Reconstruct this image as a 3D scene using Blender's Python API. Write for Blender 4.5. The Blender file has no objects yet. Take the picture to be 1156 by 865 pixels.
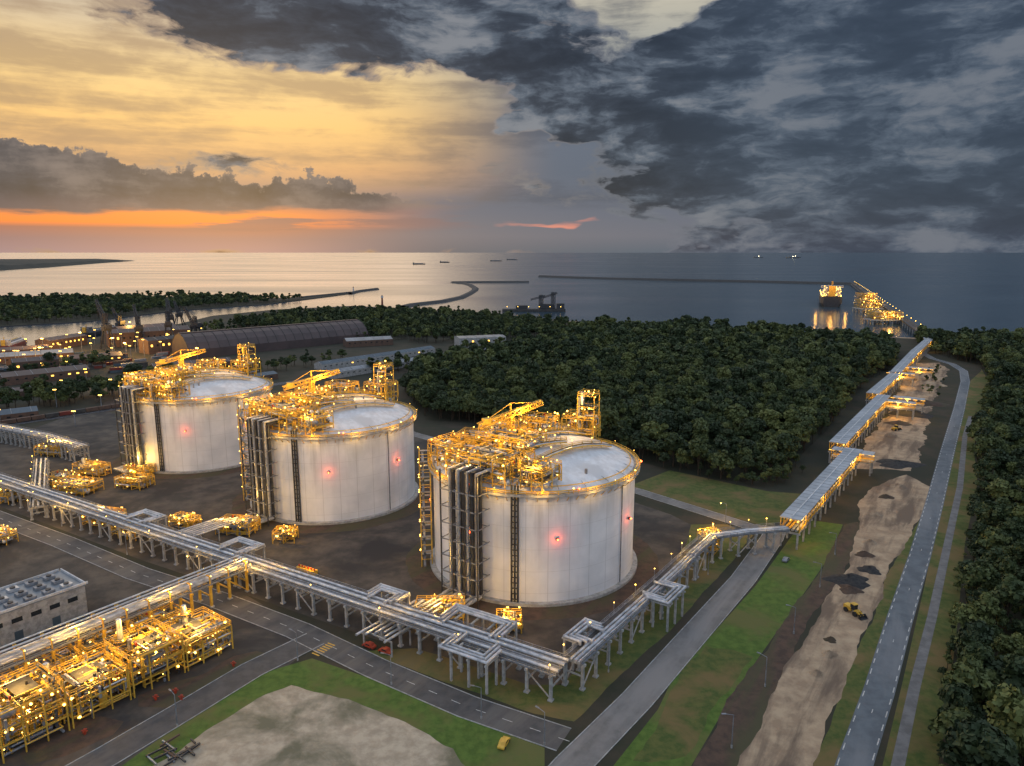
import bpy, math, random
import numpy as np
from mathutils import Vector, Matrix
R=random.Random(7)
S=bpy.context.scene
COL=S.collection
# ------------------------------------------------------------------ materials
def newmat(name):
    m=bpy.data.materials.new(name); m.use_nodes=True
    nt=m.node_tree; b=nt.nodes['Principled BSDF']; return m,nt,b
def pm(name,c1,c2=None,scale=1.0,rough=.7,metal=0.,bump=0.,lo=.4,hi=.6,c3=None,scale3=.05,detail=4,along=None):
    m,nt,b=newmat(name)
    b.inputs['Roughness'].default_value=rough; b.inputs['Metallic'].default_value=metal
    if c2 is None: c2=tuple(x*.75 for x in c1)
    tc=nt.nodes.new('ShaderNodeTexCoord')
    n=nt.nodes.new('ShaderNodeTexNoise'); n.inputs['Scale'].default_value=scale; n.inputs['Detail'].default_value=detail
    n.inputs['Roughness'].default_value=.65
    nt.links.new(tc.outputs['Object'],n.inputs['Vector'])
    r=nt.nodes.new('ShaderNodeValToRGB'); r.color_ramp.elements[0].position=lo; r.color_ramp.elements[1].position=hi
    r.color_ramp.elements[0].color=(*c1,1); r.color_ramp.elements[1].color=(*c2,1)
    nt.links.new(n.outputs[0],r.inputs[0]); out=r.outputs[0]
    if c3:
        n3=nt.nodes.new('ShaderNodeTexNoise'); n3.inputs['Scale'].default_value=scale3; n3.inputs['Detail'].default_value=7
        n3.inputs['Roughness'].default_value=.6; n3.inputs['Distortion'].default_value=.4
        if along is not None:
            mp=nt.nodes.new('ShaderNodeMapping'); mp.vector_type='TEXTURE'; mp.inputs['Rotation'].default_value=(0,0,along); mp.inputs['Scale'].default_value=(6,1,1)
            nt.links.new(tc.outputs['Object'],mp.inputs[0]); nt.links.new(mp.outputs[0],n3.inputs['Vector'])
        else: nt.links.new(tc.outputs['Object'],n3.inputs['Vector'])
        r3=nt.nodes.new('ShaderNodeMapRange'); r3.inputs[1].default_value=.46; r3.inputs[2].default_value=.6
        nt.links.new(n3.outputs[0],r3.inputs[0])
        mx=nt.nodes.new('ShaderNodeMix'); mx.data_type='RGBA'
        nt.links.new(r3.outputs[0],mx.inputs[0]); nt.links.new(out,mx.inputs[6]); mx.inputs[7].default_value=(*c3,1)
        out=mx.outputs[2]
    nt.links.new(out,b.inputs['Base Color'])
    if bump>0:
        bp=nt.nodes.new('ShaderNodeBump'); bp.inputs['Strength'].default_value=bump; bp.inputs['Distance'].default_value=.3
        nt.links.new(n.outputs[0],bp.inputs['Height']); nt.links.new(bp.outputs[0],b.inputs['Normal'])
    return m
def em(name,c,st):
    m,nt,b=newmat(name); b.inputs['Base Color'].default_value=(*c,1)
    b.inputs['Emission Color'].default_value=(*c,1); b.inputs['Emission Strength'].default_value=st
    m.cycles.emission_sampling='NONE'; return m
DB=math.atan2(.83,.56)
M={}
M['conc']=pm('concrete',(.40,.40,.39),(.26,.26,.25),.6,.85)
M['white']=pm('white_paint',(.62,.63,.64),(.42,.42,.42),.4,.6)
M['galv']=pm('galvanised_steel',(.28,.30,.33),(.17,.18,.20),.5,.5,.3)
M['grate']=pm('deck_grating',(.09,.09,.09),(.05,.05,.05),.5,.7,.2)
M['pipe']=pm('pipe_cladding',(.58,.60,.63),(.34,.36,.39),.35,.35,.5)
M['dark']=pm('dark_steel',(.06,.065,.07),(.035,.035,.04),.5,.55,.3)
M['yel']=pm('yellow_steel_lampglow',(.72,.45,.06),(.55,.32,.04),.5,.5,.0)  # yellow paint on machines; on steelwork, golden lamp glow put into base colour
M['asph']=pm('asphalt',(.085,.083,.083),(.058,.058,.06),.25,.85,0,.1,c3=(.12,.112,.104),scale3=.09,along=DB)
M['asph2']=pm('asphalt_grey',(.13,.155,.175),(.095,.112,.13),.2,.8,c3=(.17,.185,.20),scale3=.09,along=DB)
M['asph3']=pm('asphalt_worn',(.18,.175,.168),(.13,.125,.12),.2,.8,c3=(.22,.21,.20),scale3=.09,along=DB)
M['conpath']=pm('path_concrete',(.19,.19,.19),(.13,.13,.13),.3,.9)
M['yard']=pm('yard_gravel',(.050,.045,.040),(.105,.088,.070),.10,.95,0,.2,c3=(.032,.030,.029),scale3=.03,detail=8)
M['grass']=pm('grass',(.050,.080,.014),(.10,.11,.026),.35,.95,0,.4,c3=(.15,.11,.04),scale3=.05,detail=8)
M['grassg']=pm('grass_green',(.052,.10,.012),(.085,.145,.022),.4,.95,0,.4,c3=(.11,.115,.032),scale3=.05,detail=8)
M['dirt']=pm('brown_soil',(.092,.058,.040),(.055,.037,.028),.3,.95,0,.5,c3=(.064,.060,.030),scale3=.12,along=DB)
M['sand']=pm('sandy_ground',(.44,.33,.215),(.30,.215,.14),.18,.95,0,.5,c3=(.155,.112,.078),scale3=.14,detail=9,along=DB)
M['lot']=pm('gravel_lot',(.46,.39,.29),(.33,.275,.20),.3,.95,0,.5,c3=(.15,.14,.09),scale3=.045,detail=10)
M['land']=pm('scrub_land',(.024,.028,.014),(.046,.037,.024),.06,.95,0,.3,c3=(.02,.024,.014),scale3=.012,detail=8)
M['floor']=pm('forest_floor',(.012,.018,.007),(.020,.020,.010),.1,.95)
M['coal']=pm('coal_heap',(.02,.02,.022),(.04,.038,.036),.8,.9,0,.6)
M['line']=pm('road_paint',(.6,.6,.58),(.35,.35,.33),1,.7)
M['yline']=pm('yellow_paint',(.7,.42,.05),(.5,.3,.05),1,.7)
M['brown']=pm('brown_roof',(.085,.060,.058),(.062,.046,.045),.05,.6)
M['roof']=pm('roof_sheet',(.24,.27,.30),(.16,.18,.20),.08,.45,.2)
M['proof']=pm('bridge_roof_sheet',(.44,.47,.50),(.30,.33,.36),.08,.5,.1)
M['blue']=pm('blue_roof',(.07,.11,.14),(.05,.08,.11),.1,.6)
M['brick']=pm('brick_wall',(.14,.085,.06),(.10,.065,.05),.4,.85)
M['glass']=pm('dark_glass',(.02,.025,.03),(.03,.035,.04),.5,.15)
M['red']=pm('red_paint',(.42,.05,.015),(.3,.04,.02),.5,.45)
M['redw']=pm('hull_red',(.20,.035,.025),(.14,.025,.02),.1,.5)
M['tyre']=pm('tyre_rubber',(.02,.02,.02),(.03,.03,.03),2,.9)
M['rock']=pm('rock',(.08,.075,.07),(.045,.045,.045),.3,.9,0,.5)
M['bark']=pm('bark',(.06,.045,.03),(.04,.03,.022),1,.9)
M['hill']=pm('hill_wood',(.02,.028,.025),(.03,.036,.03),.01,.95)
M['bulb']=em('sodium_lamp',(1,.58,.10),9)
M['bulbw']=em('warm_white_lamp',(1,.85,.55),10)
M['strip']=em('warm_strip_lamp',(1,.52,.08),3.5)
M['redl']=em('red_beacon',(1,.08,.02),18)
def leafmat(name,a,b2,c):
    m,nt,b=newmat(name); b.inputs['Roughness'].default_value=.75
    oi=nt.nodes.new('ShaderNodeObjectInfo'); geo=nt.nodes.new('ShaderNodeTexCoord')
    n=nt.nodes.new('ShaderNodeTexNoise'); n.inputs['Scale'].default_value=.5; n.inputs['Detail'].default_value=2
    nt.links.new(geo.outputs['Object'],n.inputs['Vector'])
    r=nt.nodes.new('ShaderNodeValToRGB'); r.color_ramp.elements[0].position=.15; r.color_ramp.elements[0].color=(*a,1); r.color_ramp.elements[1].color=(*c,1); r.color_ramp.elements[1].position=.92
    e=r.color_ramp.elements.new(.6); e.color=(*b2,1)
    ad=nt.nodes.new('ShaderNodeMath'); ad.operation='MULTIPLY_ADD'; ad.inputs[1].default_value=.6
    nt.links.new(n.outputs[0],ad.inputs[0]); 
    mu=nt.nodes.new('ShaderNodeMath'); mu.operation='MULTIPLY'; mu.inputs[1].default_value=.62
    nt.links.new(oi.outputs['Random'],mu.inputs[0]); nt.links.new(mu.outputs[0],ad.inputs[2])
    nt.links.new(ad.outputs[0],r.inputs[0]); nt.links.new(r.outputs[0],b.inputs['Base Color'])
    return m
M['leaf']=leafmat('foliage',(.010,.024,.009),(.034,.056,.015),(.12,.14,.036))
def tankwall():
    m,nt,b=newmat('tank_wall_concrete'); b.inputs['Roughness'].default_value=.7
    N=nt.nodes.new; Lk=nt.links.new
    tc=N('ShaderNodeTexCoord'); sp=N('ShaderNodeSeparateXYZ'); Lk(tc.outputs['Object'],sp.inputs[0])
    def mt(op,a,b_=None,c=None):
        n=N('ShaderNodeMath'); n.operation=op
        for i,v in enumerate((a,b_,c)):
            if v is None: continue
            if isinstance(v,(int,float)): n.inputs[i].default_value=v
            else: Lk(v,n.inputs[i])
        return n.outputs[0]
    ang=mt('ARCTAN2',sp.outputs[0],sp.outputs[1]); arc=mt('MULTIPLY',ang,39.0)
    def strk(s,zs,lo,hi):
        cv=N('ShaderNodeCombineXYZ'); Lk(mt('MULTIPLY',arc,s),cv.inputs[0]); Lk(mt('MULTIPLY',sp.outputs[2],zs),cv.inputs[1])
        n1=N('ShaderNodeTexNoise'); n1.inputs['Scale'].default_value=1; n1.inputs['Detail'].default_value=5; n1.inputs['Roughness'].default_value=.6
        Lk(cv.outputs[0],n1.inputs['Vector'])
        st=N('ShaderNodeMapRange'); st.inputs[1].default_value=lo; st.inputs[2].default_value=hi; Lk(n1.outputs[0],st.inputs[0]); return st.outputs[0]
    topf=N('ShaderNodeMapRange'); topf.inputs[1].default_value=12; topf.inputs[2].default_value=40; topf.inputs[3].default_value=.15; topf.inputs[4].default_value=.8; Lk(sp.outputs[2],topf.inputs[0])
    streak=mt('MULTIPLY',strk(.22,.02,.52,.75),topf.outputs[0])
    topg=N('ShaderNodeMapRange'); topg.inputs[1].default_value=30; topg.inputs[2].default_value=40; Lk(sp.outputs[2],topg.inputs[0])
    s3=mt('MULTIPLY',strk(.35,.06,.44,.68),mt('MULTIPLY',topg.outputs[0],.85))
    streak=mt('MAXIMUM',streak,s3)
    n2=N('ShaderNodeTexNoise'); n2.inputs['Scale'].default_value=.1; n2.inputs['Detail'].default_value=6; Lk(tc.outputs['Object'],n2.inputs['Vector'])
    n2r=N('ShaderNodeMapRange'); n2r.inputs[1].default_value=.35; n2r.inputs[2].default_value=.65; Lk(n2.outputs[0],n2r.inputs[0])
    fa=mt('FRACT',mt('MULTIPLY',ang,32/6.28318)); s1=mt('LESS_THAN',mt('ABSOLUTE',mt('SUBTRACT',fa,.5)),.014)
    fz=mt('FRACT',mt('MULTIPLY',sp.outputs[2],1/8.0)); s2=mt('LESS_THAN',mt('ABSOLUTE',mt('SUBTRACT',fz,.5)),.010)
    seam=mt('MULTIPLY',mt('MAXIMUM',s1,mt('MULTIPLY',s2,.6)),.35)
    pid=mt('FLOOR',mt('MULTIPLY',ang,32/6.28318)); pz=mt('FLOOR',mt('MULTIPLY',sp.outputs[2],.125))
    wn=N('ShaderNodeTexWhiteNoise'); wn.noise_dimensions='2D'; cv=N('ShaderNodeCombineXYZ'); Lk(pid,cv.inputs[0]); Lk(pz,cv.inputs[1]); Lk(cv.outputs[0],wn.inputs['Vector'])
    mx=N('ShaderNodeMix'); mx.data_type='RGBA'; Lk(mt('ADD',mt('MULTIPLY',n2r.outputs[0],.8),mt('MULTIPLY',wn.outputs[0],.2)),mx.inputs[0]); mx.inputs[6].default_value=(.60,.62,.645,1); mx.inputs[7].default_value=(.79,.795,.81,1)
    mx2=N('ShaderNodeMix'); mx2.data_type='RGBA'; Lk(mt('MULTIPLY',streak,.7),mx2.inputs[0]); Lk(mx.outputs[2],mx2.inputs[6]); mx2.inputs[7].default_value=(.22,.215,.21,1)
    mx3=N('ShaderNodeMix'); mx3.data_type='RGBA'; Lk(seam,mx3.inputs[0]); Lk(mx2.outputs[2],mx3.inputs[6]); mx3.inputs[7].default_value=(.2,.2,.2,1)
    Lk(mx3.outputs[2],b.inputs['Base Color']); return m
M['tank']=tankwall()
M['dome']=pm('dome_concrete',(.78,.79,.80),(.66,.66,.66),.25,.7,c3=(.58,.58,.58),scale3=.1)
# ------------------------------------------------------------------ mesh builder
class MB:
    def __init__(s): s.v=[];s.f=[];s.m=[];s.mats=[];s.bulbs=[]
    def mi(s,k):
        m=M[k]
        if m not in s.mats: s.mats.append(m)
        return s.mats.index(m)
    def add(s,vs,fs,k):
        o=len(s.v); s.v+=[tuple(v) for v in vs]; i=s.mi(k)
        for f in fs: s.f.append([a+o for a in f]); s.m.append(i)
    def box(s,c,sz,k,ang=0.):
        ca,sa=math.cos(ang),math.sin(ang); vs=[]
        for dz in(-1,1):
            for dx,dy in((-1,-1),(1,-1),(1,1),(-1,1)):
                x=dx*sz[0]/2;y=dy*sz[1]/2
                vs.append((c[0]+x*ca-y*sa,c[1]+x*sa+y*ca,c[2]+dz*sz[2]/2))
        s.add(vs,[(3,2,1,0),(4,5,6,7),(0,1,5,4),(1,2,6,5),(2,3,7,6),(3,0,4,7)],k)
    def frame(s,p,q):
        p=Vector(p);q=Vector(q);d=(q-p)
        if d.length<1e-6: d=Vector((0,0,1))
        d.normalize(); up=Vector((0,0,1)) if abs(d.z)<.95 else Vector((.58,.815,0))
        a=d.cross(up).normalized(); b=a.cross(d).normalized(); return p,q,a,b
    def beam(s,p,q,w,k,h=None):
        h=h or w; p,q,a,b=s.frame(p,q); vs=[]
        for e in(p,q):
            for x,y in((-1,-1),(1,-1),(1,1),(-1,1)): vs.append(e+a*(x*w/2)+b*(y*h/2))
        s.add(vs,[(3,2,1,0),(4,5,6,7),(0,1,5,4),(1,2,6,5),(2,3,7,6),(3,0,4,7)],k)
    def tube(s,p,q,r,k,n=8,r2=None):
        r2=r if r2 is None else r2; p,q,a,b=s.frame(p,q); vs=[]
        for e,rr in((p,r),(q,r2)):
            for i in range(n):
                t=2*math.pi*i/n; vs.append(e+a*(math.cos(t)*rr)+b*(math.sin(t)*rr))
        fs=[(i,(i+1)%n,n+(i+1)%n,n+i) for i in range(n)]+[tuple(range(n))[::-1],tuple(range(n,2*n))]
        s.add(vs,fs,k)
    def pipe(s,pts,r,k,n=8):
        for i in range(len(pts)-1):
            p=Vector(pts[i]);q=Vector(pts[i+1]);d=(q-p)
            if d.length<1e-4: continue
            d.normalize(); s.tube(p-d*r*.7 if i else p,q+d*r*.7 if i<len(pts)-2 else q,r,k,n)
    def vessel(s,p,q,r,k):
        p=Vector(p);q=Vector(q);d=(q-p).normalized()
        s.tube(p,q,r,k,12); s.tube(q,q+d*r*.5,r,k,12,r*.5); s.tube(p-d*r*.5,p,r*.5,k,12,r)
    def bulb(s,p,r=.3,k='bulb'):
        x,y,z=p; vs=[(x+r,y,z),(x-r,y,z),(x,y+r,z),(x,y-r,z),(x,y,z+r),(x,y,z-r)]
        s.add(vs,[(0,2,4),(2,1,4),(1,3,4),(3,0,4),(2,0,5),(1,2,5),(3,1,5),(0,3,5)],k); s.bulbs.append(p)
    def poly(s,pts,z,k):
        s.add([(x,y,z) for x,y in pts],[tuple(range(len(pts)))],k)
    def rail(s,pts,h=1.2,k='yel',w=.12,step=4):
        for i in range(len(pts)-1):
            p=Vector(pts[i]);q=Vector(pts[i+1]); L=(q-p).length; n=max(1,int(L/step)); up=Vector((0,0,1))
            for hh in(h,h*.5): s.beam(p+up*hh,q+up*hh,w,k)
            for j in range(n+1):
                a=p.lerp(q,j/n); s.beam(a,a+up*h,w,k)
    def truss(s,p,q,w,k,t=.2,bays=6):
        p,q,a,b=s.frame(p,q); c=[a*(x*w/2)+b*(y*w/2) for x,y in((-1,-1),(1,-1),(1,1),(-1,1))]
        for i in range(4): s.beam(p+c[i],q+c[i],t,k)
        for j in range(bays):
            e=p.lerp(q,j/bays);g=p.lerp(q,(j+1)/bays)
            for i in range(4):
                s.beam(e+c[i],g+c[(i+1)%4],t*.7,k); s.beam(g+c[i],g+c[(i+1)%4],t*.7,k)
    def mesh(s,name,smooth=False):
        me=bpy.data.meshes.new(name); me.from_pydata(s.v,[],s.f)
        for m in s.mats: me.materials.append(m)
        me.polygons.foreach_set('material_index',s.m)
        if smooth: me.polygons.foreach_set('use_smooth',[True]*len(s.f))
        me.update(); return me
    def obj(s,name,parent=None,smooth=False,loc=None):
        o=bpy.data.objects.new(name,s.mesh(name,smooth)); COL.objects.link(o)
        if parent is not None:
            o.parent=parent; o.matrix_parent_inverse=Matrix.Translation(-parent.location)
        if loc: o.location=loc
        return o
def empty(name,loc=(0,0,0)):
    e=bpy.data.objects.new(name,None); e.location=loc; COL.objects.link(e); e.empty_display_size=5; return e
LD={}
def plight(p,power,parent=None,col=(1,.54,.10),local=False,r=.6):
    key=(power,col,r)
    if key not in LD:
        l=bpy.data.lights.new('lamp_light','POINT'); l.energy=power; l.color=col; l.shadow_soft_size=r; LD[key]=l
    o=bpy.data.objects.new('lamp_light',LD[key]); COL.objects.link(o); o.location=p
    if parent is not None:
        o.parent=parent
        if not local: o.matrix_parent_inverse=Matrix.Translation(-parent.location)
    return o
A=Vector((-.857,.515,0)); B=Vector((.58,.815,0)); ANG_B=math.atan2(.815,.58); ANG_A=math.atan2(.515,-.857)
# ------------------------------------------------------------------ polylines
def offs(path,o):
    out=[]; n=len(path)
    for i in range(n):
        p=Vector(path[i]).to_2d()
        ds=[]
        if i>0: ds.append((p-Vector(path[i-1]).to_2d()).normalized())
        if i<n-1: ds.append((Vector(path[i+1]).to_2d()-p).normalized())
        d=sum(ds,Vector((0,0))).normalized(); nn=Vector((-d.y,d.x)); c=max(.4,nn.dot(Vector((-ds[0].y,ds[0].x))))
        out.append((p.x+nn.x*o/c,p.y+nn.y*o/c))
    return out
def strip(mb,path,w,z,k,o=0):
    a=offs(path,o-w/2);b=offs(path,o+w/2)
    vs=[(x,y,z) for x,y in a]+[(x,y,z) for x,y in b]; n=len(path)
    mb.add(vs,[(i,i+1,n+i+1,n+i) for i in range(n-1)],k)
def walk(path,step,start=0.):
    res=[];pos=start;acc=0
    for i in range(len(path)-1):
        p=Vector(path[i]).to_2d();q=Vector(path[i+1]).to_2d();L=(q-p).length;d=(q-p)/L
        while pos<=acc+L: 
            c=p+d*(pos-acc); res.append((c.x,c.y,math.atan2(d.y,d.x))); pos+=step
        acc+=L
    return res
def road(name,path,w,k='asph',kerb=True,edge=None,center=None,z=.05,mk='line'):
    e=empty(name,(path[0][0],path[0][1],0)); mb=MB(); strip(mb,path,w,z,k); mb.obj('surface',e)
    mk_=MB(); used=False
    if edge:
        for sgn in(-1,1):
            for x,y,a in walk(offs(path,sgn*(w/2-.5)),edge[0]+edge[1]):
                mk_.box((x,y,z+.008),(edge[0],.28,.008),mk,a); used=True
    if center:
        for x,y,a in walk(path,center[0]+center[1]): mk_.box((x,y,z+.008),(center[0],.2,.008),mk,a); used=True
    if used: mk_.obj('painted_markings',e)
    if kerb:
        kb=MB()
        for sgn in(-1,1):
            pa=offs(path,sgn*(w/2+.12))
            for i in range(len(pa)-1): kb.beam((*pa[i],z+.05),(*pa[i+1],z+.05),.24,'conc',.16)
        kb.obj('kerb',e)
    return e
# ------------------------------------------------------------------ ground & sea
def rough_edge(pts,seed,amp=1.2,step=2.5):
    r=random.Random(seed); out=[]; ph=[r.uniform(0,6) for _ in range(4)]; s=0
    for i in range(len(pts)):
        p=Vector(pts[i]).to_2d();q=Vector(pts[(i+1)%len(pts)]).to_2d(); L=(q-p).length; n=max(1,int(L/step)); d=(q-p).normalized() if L>0 else Vector((1,0)); nn=Vector((-d.y,d.x))
        for j in range(n):
            c=p.lerp(q,j/n); s+=L/n; w=(math.sin(s*.11+ph[0])+.6*math.sin(s*.27+ph[1])+.35*math.sin(s*.71+ph[2]))*amp*.6+r.uniform(-.12,.12)*amp; c=c+nn*w; out.append((c.x,c.y))
    return out
SC=[0]
def sheet(name,pts,z,k,amp=0):
    SC[0]+=1
    if amp: pts=rough_edge(pts,SC[0],amp)
    mb=MB(); mb.poly(pts,z,k); return mb.obj(name)
coast=[(-596,817),(-553,847),(-600,988),(-562,1156),(-571,1352),(-500,1500),(-366,1600),(-275,1560),(-186,1500),(-32,1400),(99,1250),(277,1160),(404,1085),(546,1010),(605,985),(704,950),(1200,760),(2200,420),(3500,0)]
land=[(-3000,400),(-900,760)]+coast+[(3500,-1500),(-3000,-1500)]
mb=MB(); mb.poly(land[::-1],0,'land')
for i in range(len(land)-1):
    (x0,y0),(x1,y1)=land[i],land[i+1]; mb.add([(x0,y0,0),(x1,y1,0),(x1,y1,-4),(x0,y0,-4)],[(0,1,2,3)],'rock')
mb.obj('ground')
beach=MB(); strip(beach,[(99,1244),(277,1154),(404,1079),(546,1004),(605,979),(704,944),(1200,754),(2200,414)],14,.03,'sand'); beach.obj('beach')
m,nt,b=newmat('sea_water'); b.inputs['Base Color'].default_value=(.026,.058,.088,1); b.inputs['Roughness'].default_value=.2
tc=nt.nodes.new('ShaderNodeTexCoord'); mp=nt.nodes.new('ShaderNodeMapping'); mp.inputs['Scale'].default_value=(.05,.09,.05)
n=nt.nodes.new('ShaderNodeTexNoise'); n.inputs['Scale'].default_value=1; n.inputs['Detail'].default_value=5; n.inputs['Roughness'].default_value=.6
bp=nt.nodes.new('ShaderNodeBump'); bp.inputs['Strength'].default_value=.3; bp.inputs['Distance'].default_value=1.2
nt.links.new(tc.outputs['Object'],mp.inputs[0]); nt.links.new(mp.outputs[0],n.inputs['Vector']); nt.links.new(n.outputs[0],bp.inputs['Height']); nt.links.new(bp.outputs[0],b.inputs['Normal'])
mp2=nt.nodes.new('ShaderNodeMapping'); mp2.inputs['Scale'].default_value=(.0006,.003,.001); nt.links.new(tc.outputs['Object'],mp2.inputs[0])
nr=nt.nodes.new('ShaderNodeTexNoise'); nr.inputs['Scale'].default_value=1; nr.inputs['Detail'].default_value=4; nt.links.new(mp2.outputs[0],nr.inputs['Vector'])
mr=nt.nodes.new('ShaderNodeMapRange'); mr.inputs[1].default_value=.35; mr.inputs[2].default_value=.65; mr.inputs[3].default_value=.14; mr.inputs[4].default_value=.27; nt.links.new(nr.outputs[0],mr.inputs[0]); nt.links.new(mr.outputs[0],b.inputs['Roughness'])
M['sea']=m
mb=MB(); mb.poly([(-70000,-3000),(70000,-3000),(70000,90000),(-70000,90000)],-1.6,'sea'); mb.obj('sea')
mb=MB(); sp=[(-3500,900),(-1500,900),(-837,1156),(-745,1246),(-696,1476),(-572,1653),(-472,2078),(-500,2120),(-570,1930),(-649,1850),(-855,1965),(-1039,1880),(-1233,1800),(-1400,1704),(-3500,1450)]
mb.poly(sp,0,'floor')
for i in range(len(sp)-1):
    (x0,y0),(x1,y1)=sp[i],sp[i+1]; mb.add([(x0,y0,0),(x1,y1,0),(x1,y1,-4),(x0,y0,-4)],[(0,1,2,3)],'rock')
mb.obj('wooded_spit')
mb=MB(); F=[(-6500,3600,50),(-4500,4000,55),(-3328,4662,45),(-3675,5750,42),(-4400,7700,38),(-4800,8900,30),(-5061,9713,6)]
fi=[]
for i in range(len(F)-1):
    for j in range(10):
        t=j/10; p=[F[i][k]*(1-t)+F[i+1][k]*t for k in range(3)]; fi.append(p)
vs=[];n=len(fi)
for p in fi: vs.append((p[0],p[1],-2))
for p in fi: vs.append((p[0]-90,p[1]+30,p[2]*.7*R.uniform(.8,1.1)))
for p in fi: vs.append((p[0]-400,p[1]+100,p[2]*R.uniform(.92,1.12)))
for p in fi: vs.append((p[0]-2500,p[1]+200,p[2]*.9))
fs=[]
for r in range(3):
    for i in range(n-1): fs.append((r*n+i,r*n+i+1,(r+1)*n+i+1,(r+1)*n+i))
mb.add(vs,fs,'hill'); mb.obj('headland_hill')
def breakwater(paths,w,h,name='breakwater'):
    mb=MB()
    for path in paths:
        a=offs(path,-w/2);b_=offs(path,w/2);c=offs(path,-w/5);d=offs(path,w/5);n=len(path)
        vs=[(x,y,-3) for x,y in a]+[(x,y,h) for x,y in c]+[(x,y,h) for x,y in d]+[(x,y,-3) for x,y in b_]
        mb.add(vs,[(r*n+i,r*n+i+1,(r+1)*n+i+1,(r+1)*n+i) for r in range(3) for i in range(n-1)],'rock')
    mb.obj(name)
breakwater([[(-240,1560),(-229,1627),(-169,1745),(-135,1900),(-124,2081),(-118,2250),(-122,2388),(-145,2560),(-180,2740),(-235,2850)],[(-235,2850),(-100,2870),(68,2881)]],26,4)
breakwater([[(138,3499),(300,3310),(477,3160),(650,3060),(816,2969),(1000,2850),(1187,2721),(1290,2660)]],34,7)
breakwater([[(-472,2078),(-470,2200),(-440,2330)]],18,4)
breakwater([[(-560,1900),(-520,2010),(-480,2130)]],14,3)
# ------------------------------------------------------------------ zones
yardpts=[(-330,430),(-257,330),(-145,262),(-98,236),(-42,204),(8,178),(22,186),(60,238),(92,275),(74,312),(20,375),(-50,442),(-120,520),(-230,560),(-330,520)]
sheet('tank_yard_gravel',yardpts,.015,'yard')
for (x,y) in [(8.5,266),(-88,340),(-185,414)]:
    sheet('gravel_ring',[(x+50*math.cos(t*.1309),y+50*math.sin(t*.1309)) for t in range(48)],.021,'dirt',1.)
sheet('plant_yard',[(-97,236),(-60,205),(-70,180),(-95,145),(-110,110),(-240,110),(-330,250),(-300,330),(-240,312),(-190,285),(-142,254)],.012,'yard')
sheet('gravel_verge',[(-260,470),(-400,640),(-330,700),(-190,600),(-120,520)],.02,'dirt',3)
sheet('grass_verge',[(-84,168),(-73,186),(-60,194),(-37,182),(-8,166),(8,155),(6,110),(-110,110)],.016,'grassg')
sheet('gravel_lot',[(-80,156),(-70,175),(-62,181),(-50,176),(-30,166),(-14,155),(-8,143),(-12,112),(-104,112),(-88,145)],.03,'lot',.8)
sheet('grass_verge',[(-45,198),(-12,178),(6,168),(16,165),(28,181),(53,213),(80,252),(104,288),(96,300),(80,300),(75,285),(58,246),(20,190),(14,181),(4,181),(-30,200)],.024,'grass',.4)
sheet('grass_field',[(20,143),(39,170),(46,184),(89,241),(122,290),(134,306),(148,300),(124,262),(99,228),(62,178),(38,142),(20,110),(0,110)],.018,'grassg')
sheet('grass_verge',[(44,178),(50,190),(60,201),(72,195),(58,175),(42,152),(30,150)],.026,'grass',1.2)
sheet('soil_strip',[(38,142),(62,178),(99,228),(124,262),(148,300),(156,303),(150,285),(124,249),(90,205),(54,143),(40,110),(15,110)],.022,'dirt',.8)
sheet('sandy_track',[(50,143),(70,174),(100,216),(129,256),(150,290),(167,325),(187,352),(215,372),(218,350),(185,305),(146,256),(118,215),(98,188),(68,143),(45,110),(28,110)],.026,'sand',1.0)
sheet('grass_verge',[(68,143),(98,188),(118,215),(146,256),(185,305),(218,350),(232,368),(225,345),(190,300),(155,251),(120,205),(77,143),(55,110),(45,110)],.020,'grass',.6)
sheet('sandy_ground',[(192,385),(240,460),(277,511),(340,610),(396,707),(430,765),(470,770),(450,720),(400,650),(330,545),(245,410),(222,378)],.022,'sand',2)
sheet('grass_verge',[(232,366),(290,448),(350,540),(430,655),(480,715),(500,745),(520,735),(470,660),(360,510),(300,440),(240,350),(190,280),(140,205),(92,135),(80,110),(65,110),(86,146),(110,181),(150,240),(190,300)],.014,'grass')
sheet('grass_verge',[(-64,470),(-9,418),(64,356),(88,380),(130,345),(150,340),(165,365),(150,335),(125,305),(112,298),(60,352)],.014,'grass')
sheet('planting_bed',[(-89,186),(-84,195),(-78,198),(-72,196),(-72,190),(-76,183),(-84,176),(-92,171),(-100,171),(-103,176),(-98,181)],.028,'dirt',.3)
sheet('planting_bed',[(-120,153),(-118,163),(-108,167),(-101,165),(-101,160),(-108,152),(-115,149)],.028,'dirt',.3)
main=[(13,158),(-12,171),(-40,189),(-69,210),(-104,231),(-142,251),(-189,281),(-235,308),(-330,365)]
road('internal_road',main,9,center=(3,5))
side=[(-20,100),(14,148.6),(34,174),(58.5,208),(86,246),(111,285),(117,297)]
road('access_road',side,8.5,'asph3')
road('internal_road',[(-62,205),(-76,188),(-88,168),(-98,152),(-125,112)],9,z=.058)
road('internal_road',[(120,291),(106,297),(64,345),(-9.5,407),(-64,458),(-130,530)],7,'asph3',z=.045)
right=[(48,100),(81,148.6),(102,178),(128,216),(163,266),(204,326),(264,415),(347,537),(426,655),(462,715),(478,760),(480,800),(505,880)]
road('service_road',right,7.6,'asph2',kerb=False,edge=(3,3.5),center=(2,40))
road('cycle_path',[(62,105),(91,148),(113,180),(140,218),(178,273),(232,351),(300,455),(340,512)],2.8,'conpath',kerb=False,z=.04)
mb=MB()
for i in range(7):
    p=Vector((-58,199,.075))+A*(-.2)+Vector((.5,.85,0))*(i-3)*1.1; mb.box(p,(3,.5,.008),'yline',ANG_A)
mb.obj('zebra_crossing')
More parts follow.
